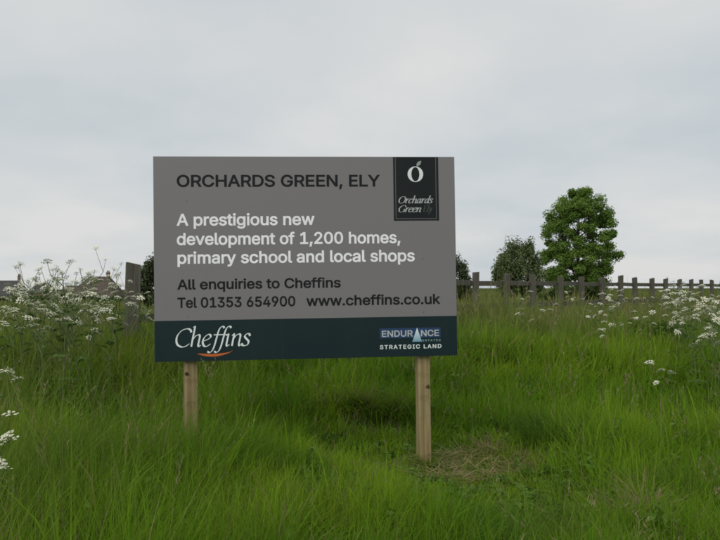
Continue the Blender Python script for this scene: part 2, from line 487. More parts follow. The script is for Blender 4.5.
# a few wisps that cross the lower edge of the board
wisps = [(-0.90, 4.72, 0.98, math.pi * 0.98, 0.22, 0.25),          (-1.42, 4.7, 0.95, 2.9, 0.05, 0.5), (-1.30, 4.75, 0.93, 0.4, 0.05, 0.35),]
seed_stems('seed_grass', 'thin pale flowering grass stems standing above the meadow', 1150, 2.6, 13, math.radians(44), wisps)

# ------------------------------------------------------------------ solids
def box_data(bm, c, s, rot=None):
    r = bmesh.ops.create_cube(bm, size=1.0)
    bmesh.ops.scale(bm, verts=r['verts'], vec=s)
    if rot is not None: bmesh.ops.rotate(bm, verts=r['verts'], cent=(0, 0, 0), matrix=rot)
    bmesh.ops.translate(bm, verts=r['verts'], vec=c)
    return r['verts']

def bm_obj(name, bm, mat, parent=None, smooth=False):
    me = bpy.data.meshes.new(name)
    bm.to_mesh(me); bm.free()
    me.materials.append(mat)
    if smooth: me.polygons.foreach_set('use_smooth', [True] * len(me.polygons))
    return link(name, me, parent)

def box(name, c, s, mat, parent=None, bevel=0.0, rz=0.0):
    bm = bmesh.new()
    box_data(bm, (0, 0, 0), s)
    if bevel: bmesh.ops.bevel(bm, geom=list(bm.edges), offset=bevel, segments=1, affect='EDGES')
    o = bm_obj(name, bm, mat, parent)
    o.location = c
    o.rotation_euler = (0, 0, rz)
    return o

def tube_data(bm, pts, radii, sides=6):
    rings = []
    for i, p in enumerate(pts):
        p = Vector(p)
        a = Vector(pts[max(i - 1, 0)]); b = Vector(pts[min(i + 1, len(pts) - 1)])
        d = (b - a).normalized()
        u = d.orthogonal().normalized() if abs(d.z) > 0.99 else d.cross(Vector((0, 0, 1))).normalized()
        v = d.cross(u)
        rings.append([bm.verts.new(p + (u * math.cos(2 * math.pi * k / sides) + v * math.sin(2 * math.pi * k / sides)) * radii[i]) for k in range(sides)])
    for i in range(len(rings) - 1):
        for k in range(sides):
            bm.faces.new((rings[i][k], rings[i][(k + 1) % sides], rings[i + 1][(k + 1) % sides], rings[i + 1][k]))
    bm.faces.new(rings[-1]); bm.faces.new(rings[0][::-1])

# ------------------------------------------------------------------ houses beyond the field
PX = 150.0 / FPX          # metres per photo pixel at 150 m
M['tile_grey'] = noise_mat('grey_roof_tile', (0.040, 0.040, 0.042), (0.075, 0.072, 0.070), 3, 0.85)
M['tile_brown'] = noise_mat('brown_roof_tile', (0.060, 0.046, 0.040), (0.105, 0.082, 0.070), 3, 0.85)
M['brick'] = noise_mat('buff_brick', (0.14, 0.10, 0.07), (0.22, 0.16, 0.11), 4, 0.9)
M['render'] = noise_mat('cream_render', (0.55, 0.53, 0.48), (0.70, 0.68, 0.62), 2, 0.8)
M['glass'] = flat_mat('window_glass', (0.03, 0.035, 0.04), 0.08, 0.5)
M['paint'] = flat_mat('white_paint', (0.75, 0.75, 0.73), 0.4)
def roof_mesh(x0, x1, y0, y1, ze, zr, hip0, hip1, over=0.35):
    x0 -= over; x1 += over; y0 -= over; y1 += over
    ym = (y0 + y1) / 2
    t = 0.16
    v = [(x0, y0, ze), (x1, y0, ze), (x1, y1, ze), (x0, y1, ze), (x0 + hip0, ym, zr), (x1 - hip1, ym, zr)]
    v += [(a, b, c - t) for a, b, c in v[:4]]
    f = [(0, 1, 5, 4), (1, 2, 5), (2, 3, 4, 5), (3, 0, 4), (6, 7, 1, 0), (7, 8, 2, 1), (8, 9, 3, 2), (9, 6, 0, 3), (9, 8, 7, 6)]
    return v, f
def house(px0, px1, ridge_py, eave_py, hip0, hip1, depth, wall, tile, label, y0=150.0, chimney=None, windows=(), door=None, annex=None):
    s = y0 / FPX
    x0, x1 = (px0 - 360) * s, (px1 - 360) * s
    cx = (x0 + x1) / 2
    zr, ze = zat(ridge_py, y0 + depth / 2), zat(eave_py, y0)
    zg = gz(cx, y0) - 0.3
    root = empty('house', (cx, y0 + depth / 2, zg))
    tag(root, label, 'house', 'houses beyond the field')
    lx0, lx1 = x0 - cx, x1 - cx
    box('wall', (0, 0, (ze - zg) / 2), (lx1 - lx0, depth, ze - zg - 0.02), wall, root)
    v, f = roof_mesh(lx0, lx1, -depth / 2, depth / 2, ze - zg + 0.15, zr - zg, hip0, hip1)
    rf = link('roof', mesh_from('roof', v, f, tile), root)
    if chimney:
        cpx, top_py, wpx = chimney
        bm = bmesh.new()
        w = wpx * s; h = zat(top_py, y0 + depth / 2) - zr
        box_data(bm, (0, 0, h / 2 - 0.5), (w, w * 0.8, h + 1.0))
        box_data(bm, (0, 0, h * 0.86), (w * 1.2, w, h * 0.12))
        c = bm_obj('chimney', bm, M['brick'], rf); c.location = ((cpx - 360) * s - cx, 0, zr - zg)
        for dx in (-w * 0.25, w * 0.25):
            bm = bmesh.new(); tube_data(bm, [(0, 0, 0), (0, 0, 0.45)], [0.15, 0.12], 8)
            p = bm_obj('chimney_pot', bm, M['tile_brown'], rf); p.location = ((cpx - 360) * s - cx + dx, 0, zr - zg + h)
    for (wx, wz, ww, wh) in windows:
        fr = box('window', (wx, -depth / 2 - 0.03, wz), (ww + 0.16, 0.10, wh + 0.16), M['paint'], root)
        box('pane', (-ww * 0.25, -0.055, 0), (ww * 0.44, 0.02, wh), M['glass'], fr)
        box('pane', (ww * 0.25, -0.055, 0), (ww * 0.44, 0.02, wh), M['glass'], fr)
    if annex:
        apx0, apx1, ar, ae = annex
        ax0, ax1 = (apx0 - 360) * s - cx, (apx1 - 360) * s - cx
        box('annex_wall', ((ax0 + ax1) / 2, -0.4, (zat(ae, y0) - zg) / 2), (ax1 - ax0, depth * 0.7, zat(ae, y0) - zg - 0.02), wall, root)
        v, f = roof_mesh(ax0, ax1, -0.4 - depth * 0.35, -0.4 + depth * 0.35, zat(ae, y0) - zg + 0.15, zat(ar, y0) - zg, 0.02, 0.02)
        link('annex_roof', mesh_from('annex_roof', v, f, tile), root)
    return root
house(-28, 15, 280.5, 296.5, 2.0, 1.6, 8.0, M['render'], M['tile_grey'], 'house with dark grey roof cut off by the left edge of the photo',
      chimney=(10, 276.0, 2.3), windows=[(-2.6, 1.3, 1.4, 1.2), (1.0, 1.3, 1.4, 1.2), (3.6, 1.3, 1.2, 1.2)])
house(69, 112, 276.5, 296.5, 3.4, 2.6, 8.5, M['brick'], M['tile_brown'], 'house with brown hipped roof and chimney left of the end fence post',
      chimney=(101, 272.3, 3.2), windows=[(-3.0, 1.2, 1.5, 1.1), (1.2, 1.2, 1.5, 1.1)], annex=(60, 75, 285.5, 294.5))
house(29, 45, 282.5, 293.0, 1.2, 1.2, 7.0, M['brick'], M['tile_grey'], 'small house with grey hipped roof showing between the white flower heads', y0=172.0,
      windows=[(-1.0, 1.4, 1.2, 1.1)])

# ------------------------------------------------------------------ leaves, trees, hedges
def leaf_cloud(name, centres, radii, per, size, cols, seed, shell=0.45, upward=0.6, fold=0.25, elong=1.5, sprig=0.0):
    r = np.random.default_rng(seed)
    centres = np.asarray(centres, dtype=float); radii = np.asarray(radii, dtype=float)
    if radii.ndim == 1: radii = np.stack([radii, radii, radii * (1.7 if sprig > 1 else 0.75)], 1)
    per = np.broadcast_to(per, len(centres)).astype(int)
    k = np.repeat(np.arange(len(centres)), per)
    n = len(k)
    d = r.normal(0, 1, (n, 3)); d /= np.linalg.norm(d, axis=1)[:, None]
    rad = r.random(n) ** shell
    p = centres[k] + d * radii[k] * rad[:, None]
    nrm = d * 0.8 + np.array([0, 0, upward]) + r.normal(0, 0.55, (n, 3)); nrm /= np.linalg.norm(nrm, axis=1)[:, None]
    ax = r.normal(0, 1, (n, 3)) + np.array([0, 0, sprig]); ax -= nrm * np.sum(ax * nrm, 1)[:, None]; ax /= np.linalg.norm(ax, axis=1)[:, None]
    bx = np.cross(nrm, ax)
    s = size * r.uniform(0.6, 1.35, n)[:, None]
    Vv = np.empty((n, 4, 3), dtype=np.float32)
    Vv[:, 0] = p - ax * s * 0.5 * elong; Vv[:, 2] = p + ax * s * 0.5 * elong
    Vv[:, 1] = p + bx * s * 0.42 + nrm * s * fold; Vv[:, 3] = p - bx * s * 0.42 + nrm * s * fold
    lp = np.array([0, 1, 2, 0, 2, 3])
    loops = (np.arange(n)[:, None] * 4 + lp[None]).ravel()
    c0, c1 = np.array(cols[0]), np.array(cols[1])
    t = np.clip(r.random(len(centres))[k] * 0.6 + r.random(n) * 0.4, 0, 1)[:, None]
    c = (c0 * (1 - t) + c1 * t) * r.uniform(0.85, 1.15, (n, 1))
    return np_mesh(name, Vv.reshape(-1, 3), loops, np.arange(2 * n) * 3, np.repeat(c, 4, 0), M['leaf'])

def tree(name, label, cat, px, dist, profile, n_lobes, lobe_r, per, size, cols, seed, trunk_r=0.16, group=None, sprig=0.0, elong=1.5, gap=0.0, shell=0.45):
    """profile: (height above ground, crown radius); lobes are spread through it and a limb runs to each"""
    r = np.random.default_rng(seed)
    x = at(px, dist); z0 = gz(x, dist) - 0.05
    root = empty(name, (x, dist, z0))
    tag(root, label, cat, group)
    hs = np.array([p[0] for p in profile]); rs = np.array([p[1] for p in profile])
    cs, rr = [], []
    tries = 0
    while len(cs) < n_lobes and tries < 20000:
        tries += 1
        h = r.uniform(hs[0], hs[-1]); R = np.interp(h, hs, rs)
        if r.random() > R / rs.max(): continue
        q = math.sqrt(r.random()) ** 0.7; a = r.uniform(0, 2 * math.pi)
        lr = lobe_r * r.uniform(0.65, 1.25)
        c = np.array([math.cos(a) * max(R - lr * 0.7, 0.05) * q, math.sin(a) * max(R - lr * 0.7, 0.05) * q, h])
        if gap and any(np.linalg.norm(c - o) < gap for o in cs): continue
        cs.append(c); rr.append(lr)
    link('crown', leaf_cloud('crown', cs, rr, per, size, cols, seed + 1, sprig=sprig, elong=elong, shell=shell), root)
    top = hs[-1] * 0.9
    bm = bmesh.new()
    pts, rad = [], []
    for i in range(7):
        t = i / 6
        pts.append((r.normal(0, 0.06) * t * 3, r.normal(0, 0.06) * t * 3, top * t)); rad.append(trunk_r * (1 - 0.86 * t) * (1.35 if i == 0 else 1))
    tube_data(bm, pts, rad, 8)
    bm_obj('trunk', bm, M['bark'], root, True)
    bm = bmesh.new()
    for c in cs[::2]:
        h0 = max(0.15 * top, c[2] - 0.55 * math.hypot(c[0], c[1]) - 0.3); h0 = min(h0, top * 0.95)
        t = h0 / top
        b0 = Vector(pts[min(int(t * 6), 5)]).lerp(Vector(pts[min(int(t * 6) + 1, 6)]), t * 6 - int(t * 6))
        e = Vector(c); mid = b0.lerp(e, 0.5) + Vector((0, 0, -0.06 * (e - b0).length))
        w = trunk_r * 0.28 * (1 - 0.6 * t)
        tube_data(bm, [b0, mid, e], [w, w * 0.6, w * 0.18], 5)
    bm_obj('limbs', bm, M['bark'], root, True)
    return root

G1, G2 = (0.095, 0.175, 0.030), (0.170, 0.270, 0.052)
D1, D2 = (0.080, 0.115, 0.042), (0.150, 0.195, 0.080)
tree('broadleaf_tree', 'tall round-headed green tree standing alone behind the fence', 'tree', 580.5, 38.0,
     [(0.55, 1.9), (1.2, 2.35), (2.2, 2.5), (3.0, 2.45), (4.0, 2.4), (5.2, 2.15), (5.9, 1.7), (6.45, 1.1), (6.75, 0.65)],
     195, 0.44, 350, 0.086, (G1, G2), 63, 0.15, gap=0.36, shell=0.75)
tree('shrub', 'grey-green bushy shrub between the fence and the tall tree', 'shrub', 519.0, 33.0,
     [(0.3, 1.2), (1.0, 1.45), (1.8, 1.45), (2.4, 1.3), (2.85, 1.0), (3.0, 0.8)], 140, 0.30, 110, 0.075, (D1, D2), 51, 0.07, 'shrubs behind the fence', sprig=1.6, elong=2.2, shell=0.7)
tree('shrub', 'dark shrub showing at the right edge of the sign board', 'shrub', 454.0, 31.0,
     [(0.3, 0.95), (0.9, 1.15), (1.5, 1.05), (2.0, 0.75), (2.35, 0.45)], 85, 0.27, 130, 0.075, ((0.046, 0.064, 0.028), (0.090, 0.115, 0.052)), 61, 0.06, 'shrubs behind the fence', sprig=1.6, elong=2.2, shell=0.7)
tree('shrub', 'dark shrub showing between the end fence post and the sign board', 'shrub', 156.0, 28.0,
     [(0.3, 0.8), (0.9, 1.0), (1.5, 0.95), (1.95, 0.7), (2.2, 0.45)], 60, 0.25, 120, 0.072, ((0.046, 0.064, 0.028), (0.090, 0.115, 0.052)), 71, 0.06, 'shrubs behind the fence', sprig=1.6, elong=2.2, shell=0.7)
def low_bush(name, label, cat, px0, px1, dist, top_py, seed, size, cols, n, group=None, depth=1.2):
    r = np.random.default_rng(seed)
    x0, x1 = at(px0, dist), at(px1, dist)
    cx = (x0 + x1) / 2; z0 = gz(cx, dist) - 0.1
    root = empty(name, (cx, dist, z0)); tag(root, label, cat, group)
    H = zat(top_py, dist) - z0
    cs, rr = [], []
    for i in range(n):
        u = r.uniform(-1, 1); x = u * (x1 - x0) / 2
        hh = H * (0.72 + 0.28 * vnoise(x + cx, dist, H * 0.9, seed)) * math.sqrt(max(0.15, 1 - u ** 6))
        lr = H * r.uniform(0.16, 0.3)
        cs.append((x, r.uniform(-1, 1) * depth * 0.5, r.uniform(0.15, 1.0) * max(hh - lr, 0.1))); rr.append(lr)
    link('foliage', leaf_cloud('foliage', cs, rr, 170, size, cols, seed, sprig=0.5), root)
    for c in cs[::6]:
        bm = bmesh.new()
        tube_data(bm, [(c[0] * 0.9, c[1] * 0.7, 0), (c[0], c[1], c[2])], [0.03 * H, 0.008 * H], 5)
        bm_obj('stem', bm, M['bark'], root, True)
    return root
low_bush('hedge', 'dark green hedge in front of the houses at the far end of the field', 'hedge', -40, 150, 128.0, 292.5, 81, 0.22, ((0.030, 0.045, 0.016), (0.060, 0.085, 0.030)), 260, depth=2.2)
low_bush('bramble_bush', 'low tangled bush at the foot of the tall tree behind the fence', 'bush', 542, 606, 27.0, 281.5, 91, 0.08, ((0.030, 0.050, 0.016), (0.065, 0.095, 0.030)), 60, depth=1.5)
low_bush('weed_clump', 'dark leafy weeds in the grass below the right end of the fence', 'weeds', 638, 690, 9.6, 309.0, 95, 0.035, ((0.055, 0.110, 0.018), (0.095, 0.160, 0.028)), 50, depth=0.9)

# small broad-leaved weeds down among the grass
wr = np.random.default_rng(23)
wc, wl = [], []
while len(wc) < 420:
    r_ = wr.uniform(2.8, 8.0); a_ = wr.uniform(-0.68, 0.68)
    x_, y_ = r_ * math.sin(a_), r_ * math.cos(a_)
    d_ = 1.0 if ell(x_, y_, (1.15, 4.55, 0.75, 0.7)) < 1 else 0.28
    if wr.random() > d_ or min(ell(x_, y_, s_) for s_ in STRAW) < 0.8: continue
    hh = float(sward_height(x_, y_)) * wr.uniform(0.45, 0.85)
    wc.append((x_, y_, gz(x_, y_) + hh * 0.55)); wl.append((0.07, 0.07, hh * 0.5))
for k in range(26):                                       # and in the hollow
    x_, y_ = HOLLOW[0] + wr.uniform(-0.95, 0.95) * HOLLOW[2], HOLLOW[1] + wr.uniform(-0.8, 0.9) * HOLLOW[3]
    wc.append((x_, y_, gz(x_, y_) + 0.05)); wl.append((0.08, 0.08, 0.06))
me = leaf_cloud('meadow_weeds', wc, wl, 22, 0.034, ((0.070, 0.145, 0.022), (0.130, 0.215, 0.040)), 24, shell=0.6, upward=0.9, elong=1.7)
tag(link('meadow_weeds', me), 'small broad-leaved weeds growing low among the meadow grass', 'weeds', kind='stuff')

# ------------------------------------------------------------------ post and rail fence
FA = np.array([2.56, 14.0]); FD = np.array([0.712, 0.702])
def fence_t(px):
    s = (px - 360) / FPX
    return (s * FA[1] - FA[0]) / (FD[0] - FD[1] * s)
cols_px = [474.3, 505, 533.8, 559.5, 582, 602, 620, 636, 651.7, 665.3, 679, 691, 702.3, 712]
ts = [fence_t(p) for p in cols_px]
step = (ts[-1] - ts[-2])
for k in range(4): ts.append(ts[-1] + 1.35)
t_end = fence_t(131.0)
hid = np.linspace(t_end, ts[0], 7)[1:-1]
ts = [t_end] + list(hid) + ts
fence = empty('post_and_rail_fence', (FA[0] + FD[0] * t_end, FA[1] + FD[1] * t_end, 0.4), math.atan2(FD[1], FD[0]))
tag(fence, 'weathered grey-brown post and rail fence running away behind the sign', 'fence')
TOP = EYE + 0.33 - 0.4
fr = random.Random(5)
def post_mesh(w, d, h, slope, seed):
    q = random.Random(seed)
    bm = bmesh.new()
    vs = box_data(bm, (0, 0, h / 2), (w, d, h))
    for v in bm.verts:
        if v.co.z > h * 0.9: v.co.z += slope * v.co.x / w + q.uniform(-0.008, 0.008)
    bmesh.ops.bevel(bm, geom=list(bm.edges), offset=0.008, segments=1, affect='EDGES')
    return bm
for i, t in enumerate(ts):
    first = i == 0
    lx = t - t_end
    wx, wy = FA + FD * t
    zb = gz(wx, wy) - 0.4 - 0.25
    top = TOP + (0.0 if first else fr.uniform(-0.03, 0.03)) + (0.06 if abs(t - fence_t(620)) < 0.01 else 0)
    if first: w, d, sl = 0.19, 0.15, -0.03
    else: w, d, sl = fr.choice((0.13, 0.14, 0.15)), 0.10, fr.choice((-0.03, 0.02, 0.035, 0.0))
    p = bm_obj('post', post_mesh(w, d, top - zb, sl, i), M['fence_wood'], fence)
    p.location = (lx, 0, zb)
    p.rotation_euler = (fr.uniform(-0.03, 0.03), fr.uniform(-0.04, 0.04), -0.35 if first else fr.uniform(-0.5, -0.25))
for i in range(len(ts) - 1):
    a, b = ts[i] - t_end, ts[i + 1] - t_end
    for zc, hh in ((EYE + 0.115 - 0.4, 0.115), (EYE - 0.42 - 0.4, 0.12)):
        if i == 0 and zc > EYE - 0.4: continue
        za, zb = zc + fr.uniform(-0.015, 0.015), zc + fr.uniform(-0.015, 0.015)
        bm = bmesh.new()
        box_data(bm, (0, 0, 0), (b - a - 0.006, 0.042, hh))
        bmesh.ops.bevel(bm, geom=list(bm.edges), offset=0.005, segments=1, affect='EDGES')
        o = bm_obj('rail', bm, M['fence_wood'], fence)
        o.location = ((a + b) / 2, 0.085, (za + zb) / 2)
        o.rotation_euler = (0, math.atan2(za - zb, b - a), 0)

# ------------------------------------------------------------------ the sign
BW, BH = 2.44, 1.64
R = Matrix.Rotation(0.0740, 4, 'Z') @ Matrix.Rotation(0.00918, 4, 'X') @ Matrix.Rotation(-0.0141, 4, 'Y')
centre = Vector((-0.42586, 5.05505, 1.66854))
BZ = 1.66                                     # board centre above the sign's base, along its own upright
sign = empty('development_sign')
sign.rotation_euler = R.to_euler()
sign.location = centre - (R @ Vector((0, 0, BZ)))
tag(sign, 'large grey land development notice board on two wooden posts', 'sign')

def board_mat(name, c, dirt, rough=0.42, spec=0.35):
    m, t, b = new_mat(name)
    l = t.links.new
    tc = N(t, 'ShaderNodeTexCoord')
    n1 = N(t, 'ShaderNodeTexNoise'); n1.inputs['Scale'].default_value = 1.7; n1.inputs['Detail'].default_value = 5
    n2 = N(t, 'ShaderNodeTexNoise'); n2.inputs['Scale'].default_value = 55; n2.inputs['Detail'].default_value = 4
    mp = N(t, 'ShaderNodeMapping'); mp.inputs['Scale'].default_value = (26, 26, 1.3)
    n3 = N(t, 'ShaderNodeTexNoise'); n3.inputs['Scale'].default_value = 1.0; n3.inputs['Detail'].default_value = 3
    l(tc.outputs['Object'], n1.inputs['Vector']); l(tc.outputs['Object'], n2.inputs['Vector']); l(tc.outputs['Object'], mp.inputs[0]); l(mp.outputs[0], n3.inputs['Vector'])
    r1 = N(t, 'ShaderNodeMapRange'); r1.inputs['From Min'].default_value = 0.3; r1.inputs['From Max'].default_value = 0.75; r1.inputs['To Max'].default_value = 0.30
    r2 = N(t, 'ShaderNodeMapRange'); r2.inputs['From Min'].default_value = 0.68; r2.inputs['From Max'].default_value = 0.78; r2.inputs['To Max'].default_value = 0.45
    r3 = N(t, 'ShaderNodeMapRange'); r3.inputs['From Min'].default_value = 0.55; r3.inputs['From Max'].default_value = 0.85; r3.inputs['To Max'].default_value = 0.45
    l(n1.outputs['Fac'], r1.inputs['Value']); l(n2.outputs['Fac'], r2.inputs['Value']); l(n3.outputs['Fac'], r3.inputs['Value'])
    m1 = N(t, 'ShaderNodeMath', operation='MAXIMUM'); m2 = N(t, 'ShaderNodeMath', operation='MAXIMUM')
    l(r1.outputs[0], m1.inputs[0]); l(r2.outputs[0], m1.inputs[1]); l(m1.outputs[0], m2.inputs[0]); l(r3.outputs[0], m2.inputs[1])
    mx = N(t, 'ShaderNodeMix', data_type='RGBA'); mx.inputs[6].default_value = (*c, 1); mx.inputs[7].default_value = (*dirt, 1)
    l(m2.outputs[0], mx.inputs[0]); l(mx.outputs[2], b.inputs['Base Color'])
    mr = N(t, 'ShaderNodeMapRange'); mr.inputs['To Min'].default_value = rough - 0.08; mr.inputs['To Max'].default_value = rough + 0.15
    l(n1.outputs['Fac'], mr.inputs['Value']); l(mr.outputs[0], b.inputs['Roughness'])
    b.inputs['Specular IOR Level'].default_value = spec
    return m
M['board'] = board_mat('grey_board', (0.190, 0.185, 0.191), (0.180, 0.166, 0.158))
M['board_edge'] = flat_mat('board_edge', (0.10, 0.11, 0.12), 0.6)
M['band'] = board_mat('dark_teal_band', (0.008, 0.022, 0.025), (0.022, 0.032, 0.031), 0.45, 0.2)
M['plaque'] = board_mat('black_plaque', (0.009, 0.012, 0.013), (0.020, 0.022, 0.022), 0.45, 0.2)
M['line'] = flat_mat('plaque_line', (0.11, 0.115, 0.115), 0.5)
M['dark_print'] = flat_mat('dark_print', (0.012, 0.013, 0.015), 0.55, 0.15)
M['white_print'] = flat_mat('white_print', (0.86, 0.86, 0.89), 0.5, 0.3)
M['logo_print'] = flat_mat('logo_print', (0.72, 0.78, 0.77), 0.5, 0.3)
M['script_print'] = flat_mat('script_print', (0.42, 0.45, 0.45), 0.5, 0.3)
M['faint_print'] = flat_mat('faint_print', (0.045, 0.05, 0.05), 0.5, 0.3)
M['orange_print'] = flat_mat('orange_print', (0.50, 0.13, 0.03), 0.5, 0.3)
M['blue_print'] = flat_mat('blue_print', (0.018, 0.050, 0.125), 0.5, 0.3)
M['leaf_print'] = flat_mat('leaf_print', (0.28, 0.33, 0.30), 0.5, 0.3)
M['estates_print'] = flat_mat('estates_print', (0.22, 0.36, 0.37), 0.5, 0.3)
def gradient_mat(name, lo, hi, z0, z1):
    m, t, b = new_mat(name)
    tc = N(t, 'ShaderNodeTexCoord'); se = N(t, 'ShaderNodeSeparateXYZ')
    mr = N(t, 'ShaderNodeMapRange'); mr.inputs['From Min'].default_value = z0; mr.inputs['From Max'].default_value = z1
    mx = N(t, 'ShaderNodeMix', data_type='RGBA'); mx.inputs[6].default_value = (*lo, 1); mx.inputs[7].default_value = (*hi, 1)
    t.links.new(tc.outputs['Object'], se.inputs[0]); t.links.new(se.outputs['Z'], mr.inputs['Value']); t.links.new(mr.outputs[0], mx.inputs[0])
    t.links.new(mx.outputs[2], b.inputs['Base Color']); b.inputs['Roughness'].default_value = 0.5
    return m

def bl(u, v, d=0.0):
    """board point: u m from its left edge, v m from its bottom edge, d m proud of its face"""
    return (u - BW / 2, -0.009 - d, BZ + v - BH / 2)

bm = bmesh.new()
box_data(bm, (0, 0, 0), (BW, 0.018, BH))
bmesh.ops.bevel(bm, geom=list(bm.edges), offset=0.0015, segments=1, affect='EDGES')
board = bm_obj('board', bm, M['board'], sign)
board.location = (0, 0, BZ)
board.data.materials.append(M['board_edge'])
for p in board.data.polygons:
    if abs(p.normal.y) < 0.9: p.material_index = 1

def sheet(name, polys, mat, d, parent=None):
    """flat printed shape(s) on the board, each polygon a list of (u, v)"""
    vs, fs = [], []
    for poly in polys:
        i = len(vs)
        vs += [bl(u, v, d) for u, v in poly]
        fs.append(tuple(range(i, i + len(poly))))
    o = link(name, mesh_from(name, vs, fs, mat), parent or sign)
    return o

sheet('lower_band', [[(0.0016, 0.0016), (BW - 0.0016, 0.0016), (BW - 0.0016, 0.326), (0.0016, 0.326)]], M['band'], 0.0012)
plaque = sheet('logo_panel', [[(1.929, 1.113), (2.304, 1.113), (2.304, BH - 0.002), (1.929, BH - 0.002)]], M['plaque'], 0.0012)
lw = 0.005
sheet('panel_line', [[(1.945, 1.127), (1.945 + lw, 1.127), (1.945 + lw, BH - 0.002), (1.945, BH - 0.002)],
                     [(2.285 - lw, 1.127), (2.285, 1.127), (2.285, BH - 0.002), (2.285 - lw, BH - 0.002)],
                     [(1.945 + lw, 1.127), (2.285 - lw, 1.127), (2.285 - lw, 1.127 + lw), (1.945 + lw, 1.127 + lw)]], M['line'], 0.0020)

